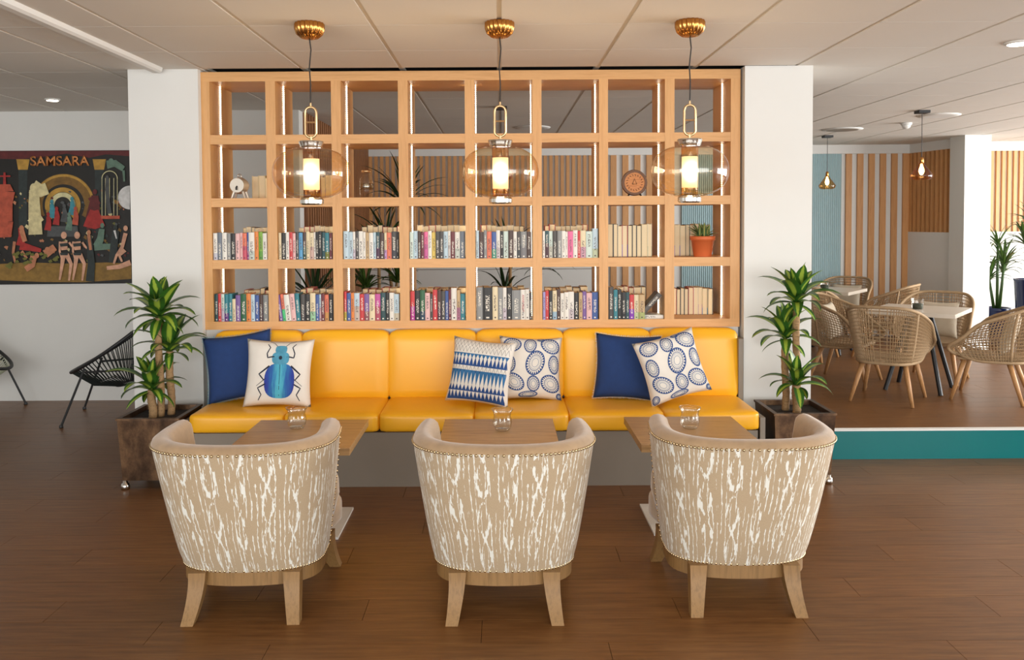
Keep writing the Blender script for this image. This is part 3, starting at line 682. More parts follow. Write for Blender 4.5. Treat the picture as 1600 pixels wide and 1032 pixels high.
# ------------------------------------------------------------------ tub armchairs
def tub_chair():
    t=thing('tub_armchair','x','armchair',(0,0,0),0,'tub armchairs facing the banquette')
    NV=9; ZB,ZTn=.178,.70
    def plan(v,s):   # s in 0..1 from right front over the back to left front
        e=v**.8; a=.284+.076*e; yb=-.235-.195*e; yf=.0+.10*max(0,v-.25)/.75-.145*v+.04; yc=-.05-.10*v; n=2.5
        b=yc-yb; Ls=yf-yc; Lq=(a+b)*.80; tot=2*Ls+2*Lq; d=s*tot
        tp=.012*v
        if d<Ls or d>tot-Ls:      # the arms draw in towards their fronts
            sg=1 if d<Ls else -1; k=(Ls-(d if sg>0 else tot-d))/Ls; ny=1.5*tp*k**.5/Ls; l=math.hypot(1,ny)
            return (sg*(a-tp*k**1.5),yc+Ls*k),(sg/l,ny/l)
        th=(d-Ls)/(2*Lq)*PI; c,s_=cos(th),sin(th)
        x=a*math.copysign(abs(c)**(2/n),c); y=yc-b*abs(s_)**(2/n)
        nx=math.copysign(abs(c)**(2-2/n),c)/a; ny=-abs(s_)**(2-2/n)/b; l=math.hypot(nx,ny); return (x,y),(nx/l,ny/l)
    NS=64; th=.082
    G=lambda s:abs(2*s-1)**1.7
    ZS=lambda s:ZTn+.002*G(s)
    secs=[]; 
    def section(s,k=1.0,fwd=0.0):
        out=[]; 
        for i in range(NV+1):
            v=i/NV; (x,y),n=plan(v,s); z=ZB+(ZS(s)-ZB)*v; q=(1-k)*th/2; out.append((x-n[0]*q,y-n[1]*q+fwd*(.55+.45*v),z))
        (x,y),n=plan(1,s); rim=[]
        for j in range(1,6):
            a=PI*j/6; off=th/2*(1-cos(a)*k); rim.append((x-n[0]*off,y-n[1]*off+fwd,ZS(s)+(.026+.010*G(s))*sin(a)*(.4+.6*k)))
        inn=[]
        for i in range(6):
            v=1-i/5*.75; (x,y),n=plan(v,s); q=th*(1+.35*(1-v))/2; off=q*(1+k); inn.append((x-n[0]*off,y-n[1]*off+fwd*(.55+.45*v),ZB+(ZS(s)-ZB)*v))
        return out,rim+inn
    S_=[section(i/NS) for i in range(NS+1)]
    # patterned outside
    m=MB(); m.uv=[]
    rows=[o for o,_ in S_]; m.grid(rows)
    al=0; prev=None
    for i,r in enumerate(rows):
        mid=Vector(r[NV//2]); 
        if prev is not None: al+=(mid-prev).length
        prev=mid
        for p in r: m.uv.append((al,p[2]))
    m.build('patterned_back',M['ikat'],t,True)
    # velvet rim, inside and rounded arm fronts
    m=MB(); rows=[[o[-1]]+r for o,r in S_]; m.grid(rows)
    for e,s in ((0,0.0),(1,1.0)):
        caps=[]
        for k in range(6):
            a=k/5*PI/2; o,r=section(s,max(.02,cos(a)),.035*sin(a)); caps.append(o+r)
        m.grid(caps)
    o=m.build('velvet_lining',M['velvet'],t,True)
    # inner arm roll and seat
    for sx in (-1,1):
        mm=MB(); mm.tube([(sx*.29,-.01,.52),(sx*.285,.06,.46),(sx*.272,.105,.39),(sx*.255,.115,.29)],[.022,.042,.05,.04],10); mm.build('arm_pad',M['velvet'],t,True)
    m=MB().rbox(-.245,.245,-.15,.325,.182,.325,.035,.004,7); m.v=[(x*(.94+.30*max(0,y+.02)/.33),y,z) for x,y,z in m.v]; m.build('seat',M['velvet'],t,True)
    # wooden rail
    r0=[];r1=[]
    pts=[plan(0,i/NS) for i in range(NS+1)]
    loop=[(p[0]-n[0]*.006,p[1]-n[1]*.006) for p,n in pts]+[(-.252,.12),(-.262,.2),(-.24,.262),(-.12,.28),(0,.284),(.12,.28),(.24,.262),(.262,.2),(.252,.12)]
    m=MB(); inner=[(x*.86,y*.86) for x,y in loop]
    m.grid([[(x,y,.122) for x,y in loop],[(x,y,.178) for x,y in loop],[(x,y,.178) for x,y in inner],[(x,y,.122) for x,y in inner],[(x,y,.122) for x,y in loop]],True)
    m.build('seat_rail',M['oakleg'],t,auto=40)
    for sx in (-1,1):
        for (xt,yt,xb,yb_) in ((sx*.185,-.205,sx*.205,-.285),(sx*.245,.20,sx*.275,.265)):
            rows=[]
            for i in range(8):
                q=i/7; z=.18*(1-q); k=q**1.8; x=xt+(xb-xt)*k; y=yt+(yb_-yt)*k; hw=.034-.010*q
                rows.append([(x-hw,y-hw,z),(x+hw,y-hw,z),(x+hw,y+hw,z),(x-hw,y+hw,z)])
            m=MB(); m.grid(rows,True); m.add(rows[-1],[(0,1,2,3)]); m.add(rows[0],[(0,1,2,3)]); m.build('leg',M['oakleg'],t,auto=35)
    # studs
    m=MB()
    def stud(p,n):
        p=Vector(p)+Vector((n[0],n[1],0))*.0015; m.lathe([(.0062,-.003),(.005,.0025),(.0015,.0042)],7); k=len(m.v)
        for i in range(k-21,k):
            x,y,z=m.v[i]; q=Vector((n[0],n[1],0)); u=Vector((-n[1],n[0],0)); m.v[i]=tuple(p+u*x+Vector((0,0,1))*y+q*z)
    for v,z,N_ in ((1,None,78),(0,ZB+.006,60)):
        for i in range(N_+1):
            (x,y),n=plan(v,i/N_); stud((x,y,z or ZS(i/N_)-.004),n)
    for sx in (-1,1):
        for i in range(1,22):
            v=i/22; (x,y),n=plan(v,0 if sx>0 else 1); stud((x,y-.004,ZB+(ZS(0)-ZB)*v),n)
    tag(m.build('nailheads',M['stud'],t,True),kind='stuff')
    return t
tc=tub_chair(); tc.location=(-1.025,3.545,0); tc['label']='beige patterned tub armchair nearest the poster wall'
dup(tc,(.008,3.53,0),0,'beige patterned tub armchair between two others, before the triangle cushion table')
dup(tc,(.973,3.585,0),rad(-1),'beige patterned tub armchair nearest the teal kerb')
tc.rotation_euler=(0,0,rad(1.5))
# ------------------------------------------------------------------ pendant lamps over the tables
def big_lamp():
    t=thing('globe_pendant','x','lamp',(0,0,0),0,'amber globe pendants over the low tables')   # origin at the ceiling
    pr=[(.066,0),(.07,-.006),(.07,-.03),(.062,-.055),(.04,-.074),(.012,-.08)]
    MB().lathe(pr,144,rib=.11,nr=18).build('canopy',M['brass'],t,True)
    m=MB(); m.tube([(0,0,-.078),(.006,0,-.13),(-.003,0,-.22),(.002,0,-.30),(0,0,-.40)],.0035,6); m.build('cord',M['cord'],t)
    link_=[]; 
    for i in range(24):
        a=2*PI*i/24; link_.append((.028*cos(a),0,-.485+(.047 if sin(a)>=0 else -.047)+.028*sin(a)))
    m=MB(); m.tube(link_,.006,8,True); o=m.build('brass_link',M['gold'],t,True); MB().tube([(-.028,0,-.485),(.028,0,-.485)],.004,8).build('crossbar',M['gold'],o)
    MB().tube([(0,0,-.39),(0,0,-.412)],.005,8).build('hook',M['gold'],t); MB().tube([(0,0,-.555),(0,0,-.585)],.007,8).build('stem',M['gold'],t)
    MB().lathe([(.058,-.578),(.06,-.583),(.052,-.606),(.05,-.61)],36,rib=.05,nr=22).build('top_cap',M['chrome'],t)
    R,H=.19,.128; zc=-.735; prof=[]
    for i in range(19):
        a=PI*(.085+.83*i/18); prof.append((R*abs(sin(a))**.8,zc+H*math.copysign(abs(cos(a))**.9,cos(a))))
    MB().lathe(prof,56,cap=False).build('glass_globe',M['amber'],t,True)
    MB().lathe([(.041,-.662),(.041,-.61)],28,cap=False).build('glass_tube',M['amber2'],t,True)
    MB().lathe([(.039,-.665),(.039,-.818)],28).build('lit_shade',M['frost'],t,True)
    MB().lathe([(.040,-.818),(.040,-.862),(.042,-.868)],28,cap=False).build('lower_tube',M['amber2'],t,True)
    MB().lathe([(.05,-.858),(.057,-.868),(.056,-.885),(.05,-.892)],36,rib=.05,nr=22).build('bottom_cap',M['chrome'],t)
    return t
bl_=big_lamp()
lp=[onZ(485,38,CEIL),onZ(780.5,34,CEIL),onZ(1077,34,CEIL)]
lbl=['amber glass globe pendant lamp hanging over the table before the beetle cushion','amber glass globe pendant lamp hanging between two others','amber glass globe pendant lamp hanging nearest the dining area']
bl_.location=(lp[0].x,4.22,CEIL); bl_['label']=lbl[0]
lamps=[bl_]+[dup(bl_,(lp[i].x,4.22,CEIL),0,lbl[i]) for i in (1,2)]
for l in lamps:
    pl=bpy.data.lights.new('lamp_light','POINT'); pl.energy=5; pl.color=(1,.75,.45); pl.shadow_soft_size=.05
    o=bpy.data.objects.new('lamp_light',pl); C.objects.link(o); o.parent=l; o.location=(.0,-.06,-.74)
# small pendants
def small_lamp():
    t=thing('amber_pendant','x','lamp',(0,0,0),0,'small amber pendants over the dining tables')
    MB().box(-.05,.05,-.05,.05,-.025,0).build('canopy',M['black'],t)
    MB().tube([(0,0,-.02),(0,0,-.43)],.003,6).build('cord',M['cord'],t)
    MB().lathe([(.012,-.42),(.016,-.43),(.018,-.475),(.014,-.48)],14).build('socket',M['brass'],t,True)
    MB().lathe([(.02,-.47),(.035,-.50),(.075,-.555),(.096,-.585),(.085,-.615),(.06,-.625)],32,cap=False).build('glass_shade',M['amber2'],t,True)
    MB().lathe([(.008,-.48),(.012,-.50),(.022,-.53),(.024,-.55),(.015,-.575),(.003,-.583)],16).build('bulb',M['bulb'],t,True)
    return t
s1=small_lamp(); s1.location=onZ(1441,173,CEIL); s1['label']='small amber pendant lamp over the nearer dining table'
dup(s1,onZ(1293,212,CEIL),0,'small amber pendant lamp over the farther dining table'); dup(s1,onZ(783,167,CEIL),0,'small amber pendant lamp hanging behind the bookcase')
# ceiling fittings
def disc(name,label,cat,px,py,r,mat,z=.012,prof=None):
    p=onZ(px,py,CEIL); t=thing(name,label,cat,p); MB().lathe([(r*1.25,0),(r*1.25,-z*.5),(r,-z)],28).build('ring',M['white'],t,True); MB().lathe([(r*.98,-z),(r*.9,-z-.002)],24).build('face',mat,t); return t
disc('downlight','round recessed downlight above the poster wall','downlight',82,155,.045,M['led_hot'])
disc('downlight','round recessed downlight over the teal kerb','downlight',1592,66,.06,M['led_hot'])
disc('air_vent','round ceiling air vent beside the farther amber pendant','vent',1316,202,.17,M['taupe'])
disc('air_vent','round ceiling air vent beside the nearer amber pendant','vent',1467,180,.15,M['white'])
disc('air_vent','round ceiling air vent behind the bookcase','vent',832,199,.15,M['white'])
t=thing('smoke_detector','white dome smoke detector on the ceiling between amber pendants','detector',onZ(1416,192,CEIL)); MB().lathe([(.055,0),(.055,-.02)],20).build('base',M['white'],t,True); MB().lathe([(.045,-.02),(.04,-.045),(.02,-.06),(.004,-.062)],20).build('dome',M['white'],t,True)
t=thing('spotlight','white cylinder ceiling spotlight before the slatted wall','spotlight',onZ(1562,226,CEIL)); MB().lathe([(.012,0),(.012,-.04)],12).build('stem',M['white'],t,True); MB().lathe([(.04,-.04),(.042,-.05),(.042,-.17),(.036,-.17)],20).build('head',M['white'],t,True)
# ------------------------------------------------------------------ planters with dracaenas
LV=[leaf_mesh('leaf',L,W,e,d,M['leaf'],9,.14) for L,W,e,d in ((.21,.074,1.42,.3),(.25,.08,1.22,.7),(.28,.08,1.02,1.2),(.26,.074,.75,1.3),(.23,.066,.35,1.3),(.17,.052,-.2,.8))]
def planter(label,corners,zt,canes):
    fl_,fr,br,bl2=corners; cx_=(fl_.x+fr.x)/2; cy_=(fl_.y+br.y)/2
    t=thing('potted_dracaena',label,'plant',(cx_,cy_,0),0,'dracaenas in bronze planters'); hw=.178; hd=.195; k=.90; z0=.055
    q=lambda s,z,o=0:[(-hw*s-o,-hd*s-o,z),(hw*s+o,-hd*s-o,z),(hw*s+o,hd*s+o,z),(-hw*s-o,hd*s+o,z)]
    m=MB(); m.grid([q(k,z0),q(1,zt-.012),q(1,zt-.012,.006),q(1,zt,.006),q(1,zt,-.02),q(.98,zt-.05,-.02)],True); m.add(q(k,z0),[(0,1,2,3)]); m.build('planter_box',M['planter'],t)
    m=MB(); m.add(q(.98,zt-.03,-.018),[(0,1,2,3)]); m.build('soil',M['soil'],t)
    for sx in (-1,1):
        for sy in (-1,1): MB().lathe([(.014,.055),(.014,.04),(.022,.036),(.026,.02),(.024,.0)],14,(sx*hw*.84,sy*hd*.84,0)).build('castor',M['chrome'],t,True)
    for (x,y,h,r,nl,lsc) in canes:
        m=MB(); n=9; rs=[]
        for i in range(n*2+1): rs.append(r*(1.06 if i%2 else .97))
        m.tube([(x+.005*sin(i*.35),y,zt-.04+(h-zt+.04)*i/(2*n)) for i in range(2*n+1)],rs,12); cn=m.build('cane',M['cane'],t,True)
        a0=random.uniform(0,6)
        for i in range(nl):
            v=LV[min(5,int(i/nl*6))]; link('leaf',v,cn,(x+.005*sin(2*n*.35),y,h-.01+.03*(1-i/nl)),(random.uniform(-.12,.12),random.uniform(-.1,.1),a0+i*2.4),[lsc*random.uniform(.95,1.2)]*3)
ZP=.425
cl=[onZ(x,y,ZP) for x,y in ((181,655),(276,656),(310,631.5),(220.6,631.5))]
cr=[onZ(x,y,ZP) for x,y in ((1210.7,646),(1304.4,646),(1264.7,625),(1179.7,627))]
planter('bushy dracaena in a dark bronze planter before the poster-side pillar',cl,ZP,[(.0,.0,.99,.021,26,1.0),(.045,.045,.78,.022,22,.92),(-.035,-.035,.56,.024,20,.9)])
planter('bushy dracaena in a rust-brown bronze planter beside the teal kerb',cr,ZP,[(.015,.0,1.05,.021,22,.98),(-.04,.035,.83,.022,18,.92),(.0,-.045,.56,.024,16,.9)])
# plants behind the bookcase, and by the far wall
DV=[leaf_mesh('leaf',L,W,e,d,M['leaf_dark'],8,.2) for L,W,e,d in ((.55,.032,1.35,.5),(.6,.034,1.05,1.0),(.55,.034,.7,1.3),(.45,.03,.3,1.1))]
PV=[leaf_mesh('leaf',L,W,e,d,M['leaf_palm'],8,.2) for L,W,e,d in ((.5,.05,1.35,.6),(.5,.055,1.0,1.2),(.42,.05,.6,1.2))]
def tall_plant(name,label,px,Y,crowns,variants,potr,poth,potmat,group,stem=None):
    x0=onY(px,400,Y).x; t=thing(name,label,'plant',(x0,Y,0),0,group)
    MB().lathe([(potr*.72,0),(potr*.75,.01),(potr,poth-.03),(potr*1.05,poth),(potr*.92,poth),(potr*.88,poth-.05),(.001,poth-.05)],24,cap=False).build('pot',potmat,t,True)
    for (dx,dy,h,nl,s) in crowns:
        cn=MB().tube([(dx*.3,dy*.3,poth-.06),(dx*.7,dy*.7,(poth+h)/2),(dx,dy,h)],[.02,.017,.014],8).build('stem',stem or M['cane'],t,True)
        a0=random.uniform(0,6)
        for i in range(nl): link('leaf',variants[int(i/nl*len(variants))],cn,(dx,dy,h-.01),(random.uniform(-.15,.15),random.uniform(-.15,.15),a0+i*2.4),[s*random.uniform(.8,1.1)]*3)
G1='dark plants standing behind the bookcase'
tall_plant('spiky_yucca','tall dark spiky yucca seen through the fourth bookcase bay',632,8.6,[(0,0,1.72,34,1.0),(-.2,.1,1.35,24,.9)],DV,.2,.4,M['black'],G1)
tall_plant('spiky_yucca','dark broad-leaved plant seen through the third bookcase bay',592,7.7,[(0,0,1.22,26,.8),(.15,.1,1.0,20,.7),(-.12,0,.95,20,.7)],PV,.2,.4,M['black'],G1)
tall_plant('spiky_yucca','dark spiky yucca seen low through the second bookcase bay',490,6.6,[(0,0,.92,30,.9),(.2,.1,.75,20,.8)],DV,.2,.4,M['black'],G1)
tall_plant('spiky_yucca','dark spiky yucca seen through the fifth bookcase bay',797,8.0,[(0,0,1.22,26,.8),(.28,.1,1.1,20,.7),(-.05,.1,.85,20,.8)],DV,.22,.4,M['black'],G1)
tall_plant('potted_palm','feathery palm in a low dark blue pot before the far pillar',1559,10.45,[(0,0,1.22,16,.62),(.1,.05,.9,18,.75),(-.1,0,.8,18,.7),(.02,-.1,1.0,16,.7)],PV,.15,.46,M['bluepot'],'plants in blue pots',M['leaf_palm'])
tall_plant('potted_palm','leafy plant in a tall dark blue pot by the slatted wall',1614,10.0,[(0,0,1.45,26,.75),(-.12,-.05,1.25,22,.7),(.1,0,1.15,20,.7)],PV,.19,.84,M['bluepot'],'plants in blue pots',M['leaf_palm'])
# ------------------------------------------------------------------ rattan dining set
def rattan_chair():
    t=thing('rattan_chair','x','chair',(0,0,0),0,'rattan tub chairs at the dining tables')
    NS,NV=66,15
    def pt(s,v):
        th=PI*(1.0*s); c,s_=cos(th),sin(th); f=1-s_            # f: 1 at arm fronts, 0 at the back
        zt=.77-.18*f**1.25-.05*max(0,(f-.82)/.18)**2; zb=.325+.0*f
        fr=max(0,(f-.72)/.28)**2; z=zb+.13*fr*.3+(zt-zb-.10*fr)*v
        e=v**.75; a=.235+.075*e; bb=.24+.065*e; fw=.27+.03*e
        x=a*math.copysign(abs(c)**.55,c); y=-bb*abs(s_)**.6
        y+= fw*(f**1.15)*(.74+.26*sin(PI*min(1,v*.9+.1)))
        return (x,y-.02,z)
    m=MB(); m.grid([[pt(i/NS,j/NV) for i in range(NS+1)] for j in range(NV+1)]); o=m.build('woven_shell',M['rattan'],t)
    md=o.modifiers.new('weave','WIREFRAME'); md.thickness=.0105; md.use_even_offset=False; md.use_boundary=True
    top=[pt(i/NS,1) for i in range(NS+1)]; bot=[pt(i/NS,0) for i in range(NS+1)]
    MB().tube([pt(1,0)]+[pt(1,j/6) for j in range(1,6)]+top[::-1]+[pt(0,1-j/6) for j in range(1,6)]+[pt(0,0)]+bot,.013,8,True).build('rim_tube',M['rattan'],t,True)
    for s in (.25,.75): MB().tube([pt(s,j/6) for j in range(7)],.010,8).build('corner_tube',M['rattan'],t,True)
    lo=[(x*.97,y,z) for x,y,z in bot]
    m=MB(); m.add([(x,y,.33) for x,y,_ in lo]+[(x,y,.36) for x,y,_ in lo],[tuple(range(NS+1)),tuple(range(NS+1,2*NS+2))]); m.grid([[(x,y,.33) for x,y,_ in lo],[(x,y,.36) for x,y,_ in lo]],True); m.build('seat',M['rattan'],t)
    for sx in (-1,1):
        for xt,yt,xb,yb_ in ((.15,-.14,.23,-.25),(.17,.16,.235,.25)):
            MB().tube([(sx*xt,yt,.335),(sx*(xt+xb)/2,(yt+yb_)/2,.17),(sx*xb,yb_,0)],[.021,.018,.013],12).build('leg',M['teak'],t,True)
    return t
A1=rad(51); e1=Vector((cos(A1),sin(A1),0)); e2=Vector((sin(A1),-cos(A1),0))
t1=onZ(1441,173,CEIL); t2=onZ(1293,212,CEIL); T1=Vector((t1.x,t1.y,0)); T2=Vector((t2.x,t2.y,0))
DZ=.735
dt=thing('dining_table','square pale-topped dining table on dark splayed legs, nearer the teal kerb','table',T1,A1,'square dining tables')
MB().box(-.36,.36,-.36,.36,DZ-.035,DZ).build('table_top',M['stone'],dt)
for sx in (-1,1):
    for sy in (-1,1): MB().tube([(sx*.07,sy*.07,DZ-.035),(sx*.23,sy*.23,0)],.02,8).build('leg',M['black'],dt)
MB().box(-.13,.13,-.13,.13,DZ-.05,DZ-.035).build('mounting_plate',M['black'],dt)
dup(dt,T2,A1,'square pale-topped dining table on dark splayed legs, farther from the teal kerb')
rc=rattan_chair(); rc.scale=(1.07,1.07,1.07); D=.60
spots=[(Vector((3.34,7.31,0)),-36,'rattan tub chair with its back to the teal kerb at the nearer table'),(Vector((4.24,7.33,0)),53,'rattan tub chair at the nearer table, on the blue pot side'),(T1+e1*D,141,'rattan tub chair before the far pillar at the nearer table'),
 (T1-e2*.66,-129,'rattan tub chair at the nearer table, beside the bookcase pillar'),(T2+e2*.64,51,'rattan tub chair at the farther table before the striped wall'),(T2+e1*D,141,'rattan tub chair at the farther table with its back to the wall'),(T2-e1*.62,-39,'rattan tub chair half hidden by the pillar at the farther table')]
for i,(p,a,l) in enumerate(spots):
    if i==0: rc.location=p; rc.rotation_euler=(0,0,rad(a)); rc['label']=l
    else: dup(rc,p,rad(a),l)
def chair_cushion(p,a,l):
    R=Matrix.Rotation(rad(a),3,'Z'); c=p+R@Vector((0,-.14,.36*1.07+.185)); 
    pillow('seat_cushion',l,c,None,0,.36,M['linen'],rad(16),0,rad(a),None,None,'linen cushions on the rattan chairs',.05)
chair_cushion(spots[2][0],141,'linen cushion on the chair before the far pillar'); chair_cushion(spots[3][0],-129,'linen cushion on the chair beside the bookcase pillar'); chair_cushion(spots[5][0],141,'linen cushion on the chair backing onto the striped wall')
chair_cushion(spots[1][0],51,'linen cushion on the chair on the blue pot side')
for T_,l in ((T1,'dark candle in a clear glass on the nearer dining table'),(T2,'dark candle in a clear glass on the farther dining table')):
    g=thing('candle_jar',l,'glass',(T_.x-.03,T_.y-.02,DZ),0,'candle jars on the dining tables')
    MB().lathe([(.045,0),(.05,.01),(.05,.06),(.056,.095)],24,cap=False).build('jar',M['clear'],g,True); MB().lathe([(.001,.002),(.042,.003),(.045,.05),(.001,.055)],20,cap=False).build('filling',plain('dark_moss','#26301f',.9,0,.5,60),g,True)
# ------------------------------------------------------------------ string lounge chairs by the poster wall
def string_chair(label,loc,rz,smat):
    t=thing('string_chair',label,'chair',loc,rz,'string lounge chairs by the poster wall')   # local: front towards -X
    def rim(a):
        x=.38*cos(a); y=.36*sin(a)*(1+.12*cos(a)); return Vector((x,y,.625+.27*cos(a)+.02*cos(2*a)))
    N=64; R_=[rim(2*PI*i/N) for i in range(N)]
    MB().tube(R_,.014,8,True).build('rim',M['black'],t,True)
    def low(a): return Vector((.05+.10*cos(a),.10*sin(a),.27+.02*cos(a)))
    MB().tube([low(2*PI*i/24) for i in range(24)],.008,8,True).build('hub_ring',M['black'],t,True)
    m=MB()
    for i in range(72):
        a=2*PI*i/72; p,q=rim(a),low(a); mid=(p+q)/2+Vector((0,0,-.05)); m.tube([p,mid,q],.0042,5)
    tag(m.build('strings',smat,t),kind='stuff')
    for x,y,fx,fy in ((-.22,-.27,-.38,-.33),(-.22,.27,-.38,.33),(.12,-.30,.30,-.32),(.12,.30,.30,.32)):
        a=math.atan2(y/.36,x/.40); p=rim(a); p=Vector((x,y,p.z-.02 if x<0 else .42))
        MB().tube([p,(fx,fy,.012)],.009,8).build('leg',M['black'],t); MB().lathe([(.014,0),(.016,.006),(.012,.022)],10,(fx,fy,0)).build('foot',M['black'],t)
    for y in (-.3,.3): MB().tube([(-.22,y*.9,rim(PI-.75).z-.02),(.12,y,.42),rim(.85*(1 if y>0 else -1))],.009,8).build('side_bar',M['black'],t)
    return t
string_chair('black string lounge chair below the dark show poster',(-3.06,6.85,0),rad(12),plain('dark_string','#17201f',.6))
string_chair('pale green string lounge chair at the end of the poster wall',(-4.42,6.9,0),rad(190),plain('pale_string','#b9bfa6',.6))
# ------------------------------------------------------------------ poster
PYY=WL-.012
def pp(x,y,lift=0):   # picture coordinates of the enlarged poster -> wall
    p=onY(x/4.586,225+y/4.586,PYY); return Vector((p.x,PYY-lift,p.z))
po=thing('show_poster','large dark show poster lettered SAMSARA on the white wall','poster')
m=MB(); q=[pp(-76,50),pp(942,45),pp(942,1000),pp(-76,1010)]
m.hexa([Vector((a.x,WL-.001,a.z)) for a in q],q); m.build('sheet',plain('poster_black','#15130f',.5,0,.5,8),po)
lift=[.0012]
def shape(name,pts,mat,l=None):
    l=lift[0]; lift[0]+=.00006
    m=MB(); n=len(pts); vs=[pp(x,y,l) for x,y in pts]; m.add(vs,[tuple(range(n))]); return m.build(name,mat,po)
def ringp(name,cx_,cy_,r0,r1,a0,a1,mat,sy=1):
    l=lift[0]; lift[0]+=.00006; m=MB(); N=40; rows=[[],[]]
    for i in range(N+1):
        a=a0+(a1-a0)*i/N; rows[0].append(pp(cx_+r0*cos(a),cy_-r0*sy*sin(a),l)); rows[1].append(pp(cx_+r1*cos(a),cy_-r1*sy*sin(a),l))
    m.grid(rows); return m.build(name,mat,po)
def limb(m,pts,w0,w1,l):
    n=len(pts); L=[];R_=[]
    for i,p in enumerate(pts):
        a=pts[max(0,i-1)]; b=pts[min(n-1,i+1)]; dx,dy=b[0]-a[0],b[1]-a[1]; d=math.hypot(dx,dy) or 1; w_=(w0+(w1-w0)*i/(n-1))/2
        L.append(pp(p[0]-dy/d*w_,p[1]+dx/d*w_,l)); R_.append(pp(p[0]+dy/d*w_,p[1]-dx/d*w_,l))
    m.grid([L,R_])
def figure(limbs,mat,head=None,hair=None,name='printed_figure'):
    l=lift[0]; lift[0]+=.0001; m=MB()
    for pts,w0,w1 in limbs: limb(m,pts,w0,w1,l); l+=.00001
    if head: x,y,r=head; m.add([pp(x+r*.8*cos(2*PI*k/14),y+r*sin(2*PI*k/14),l) for k in range(14)],[tuple(range(14))])
    m.build(name,mat,po)
PC={k:plain('print_'+k,c,.6,0,.55,22) for k,c in dict(drape='#5c1f20',gold='#b48b3a',gold2='#7d5c26',pale='#e0cfa0',floor='#8a6a2e',skin='#d9a184',skin2='#b97a58',cream='#d9c796',red='#a32a26',green='#5f7a6a',teal='#3d8a98',brick='#b5523a',grey='#4c4f50',col='#2a3332',white='#dcdcd6',leafy='#6a6a2c').items()}
shape('printed_drape',[(-76,52),(942,48),(942,90),(760,75),(640,100),(480,70),(300,95),(140,110),(-76,105)],PC['drape'])
shape('printed_stage',[(-76,865),(200,850),(480,858),(760,850),(942,858),(942,968),(600,992),(300,990),(-76,975)],PC['floor'])
for cx_ in (165,712):
    shape('printed_column',[(cx_-32,185),(cx_+32,185),(cx_+28,640),(cx_-28,640)],PC['col']); shape('printed_capital',[(cx_-48,110),(cx_+48,110),(cx_+34,185),(cx_-34,185)],PC['gold'])
ringp('printed_arch',455,440,150,225,-.5,PI+.5,PC['gold2']); ringp('printed_arch',455,440,205,222,-.5,PI+.5,PC['gold']); ringp('printed_arch',450,440,95,128,-.9,PI+.9,PC['gold']); ringp('printed_arch',450,440,60,92,-.6,PI+.6,PC['pale'])
for i in range(150):
    x,y=random.uniform(-60,930),random.uniform(330,850); k=random.choice(['gold2','drape','grey','col','gold2','leafy','skin2','drape','cream']); w_=random.uniform(5,17)
    shape('printed_detail',[(x-w_,y),(x-w_*.2,y-w_*random.uniform(.5,1.6)),(x+w_,y-w_*.3),(x+w_*.5,y+w_*random.uniform(.4,1.5))],PC[k])
shape('printed_plinth',[(350,590),(560,590),(570,665),(340,665)],PC['grey'])
for x,y,c in ((375,470,'teal'),(410,520,'red'),(520,450,'teal'),(545,520,'brick'),(465,500,'grey'),(350,560,'red'),(500,560,'green')): figure([([(x,y-40),(x+5,y),(x-5,y+60)],26,48)],PC[c],(x,y-55,16))
# urn, ruffled gown, cage, red gown
figure([([(38,205),(38,290)],14,22),([(-5,232),(80,232)],10,10)],PC['red']); figure([([(38,290),(38,340)],80,130),([(38,340),(30,430),(40,560)],150,110),([(40,560),(45,670)],120,80)],PC['brick'])
figure([([(250,330),(250,420),(255,520),(260,650)],70,100),([(240,300),(320,350)],90,80),([(235,480),(300,560)],70,50)],PC['cream'],(248,318,36)); figure([([(300,290),(330,370)],60,60)],PC['cream'],(312,335,32))
figure([([(685,370),(680,440),(670,520),(690,600)],50,130),([(640,400),(680,380),(720,430)],22,16)],PC['drape'],(685,345,20)); figure([([(680,480),(650,560),(640,600)],60,80),([(680,480),(720,600)],60,80)],PC['red'])
ringp('printed_cage',790,250,52,58,0,PI,PC['pale'])
for x in (735,760,790,820,845): shape('printed_cage_bar',[(x-2,245),(x+2,245),(x+2,520),(x-2,520)],PC['pale'])
shape('printed_cage_base',[(728,515),(862,515),(862,538),(728,538)],PC['brick']); figure([([(775,250),(772,330),(780,420),(790,500)],26,30)],PC['grey'],(772,240,14))
figure([([(770,150),(830,140),(890,180)],60,40),([(890,190),(895,270)],18,14)],PC['green'],(800,130,26))
ringp('printed_disc',935,385,0,85,PI/2,PI*1.5,PC['white'])
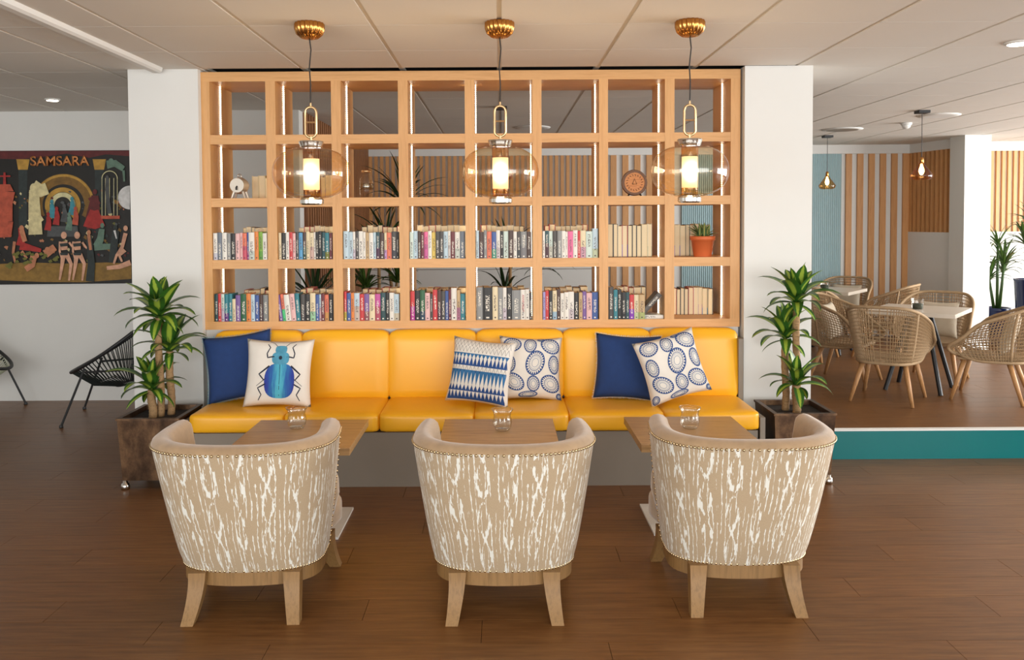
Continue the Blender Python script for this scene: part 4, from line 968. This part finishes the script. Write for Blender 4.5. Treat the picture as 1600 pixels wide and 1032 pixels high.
# people of the poster as plain silhouettes
figure([([(155,600),(165,660),(150,730)],40,60),([(150,730),(220,745),(300,765)],60,26)],PC['red']); figure([([(160,620),(185,700)],36,34),([(110,700),(100,780),(115,850)],22,14),([(160,770),(200,820)],24,14)],PC['skin2'],(160,605,22))
for x in (455,550):
    figure([([(x+5,700),(x+12,760)],58,44),([(x+5,790),(x-5,870),(x-22,975)],36,13),([(x+25,790),(x+60,860),(x+45,980)],36,13),([(x-20,700),(x-22,770),(x-5,830)],16,12),([(x+45,705),(x+78,750)],16,12)],PC['skin'],(x+8,655,26))
    figure([([(x+8,712),(x+10,735)],62,52),([(x+10,780),(x+10,798)],62,50)],PC['col'])
figure([([(645,660),(650,740),(660,860),(650,985)],36,60)],PC['col'],None); figure([([(640,650),(655,760)],22,20)],PC['skin2'],(642,635,18))
figure([([(735,610),(725,680),(700,735)],40,60),([(680,740),(800,735)],50,40)],PC['green'],(738,585,18)); figure([([(835,620),(825,700),(810,850)],50,56)],PC['col'],(832,600,18)); figure([([(825,620),(840,680)],16,8)],PC['white'])
figure([([(905,640),(880,740),(840,800),(820,860)],30,14),([(900,760),(860,800),(880,845)],30,14)],PC['skin'],(905,605,20)); figure([([(770,890),(860,880),(940,850)],26,40)],PC['skin'])
figure([([(250,800),(235,870),(190,900)],50,40)],PC['skin2'],(270,800,20)); figure([([(330,790),(400,740)],60,50)],PC['skin2'],(345,760,22))
for i in range(26): x,y=random.uniform(40,400),random.uniform(770,890); shape('printed_foliage',[(x,y),(x+22,y-12),(x+34,y+6),(x+12,y+14)],PC['leafy'])
me=text_mesh('SAMSARA',1.0,.0,.022); me.materials.clear(); me.materials.append(plain('poster_orange','#f2a05e',.5,0,.1,30))
xs=[v.co.x for v in me.vertices]; ys=[v.co.y for v in me.vertices]; a=pp(222,160); b=pp(642,85); sx=(b.x-a.x)/(max(xs)-min(xs)); sy=(b.z-a.z)/(max(ys)-min(ys))
o=link('lettering',me,po,((a.x+b.x)/2-sx*(max(xs)+min(xs))/2,PYY-.012,(a.z+b.z)/2-sy*(max(ys)+min(ys))/2),(PI/2,0,0),(sx,sy,1))
md=o.modifiers.new('weight','SOLIDIFY'); md.thickness=.001
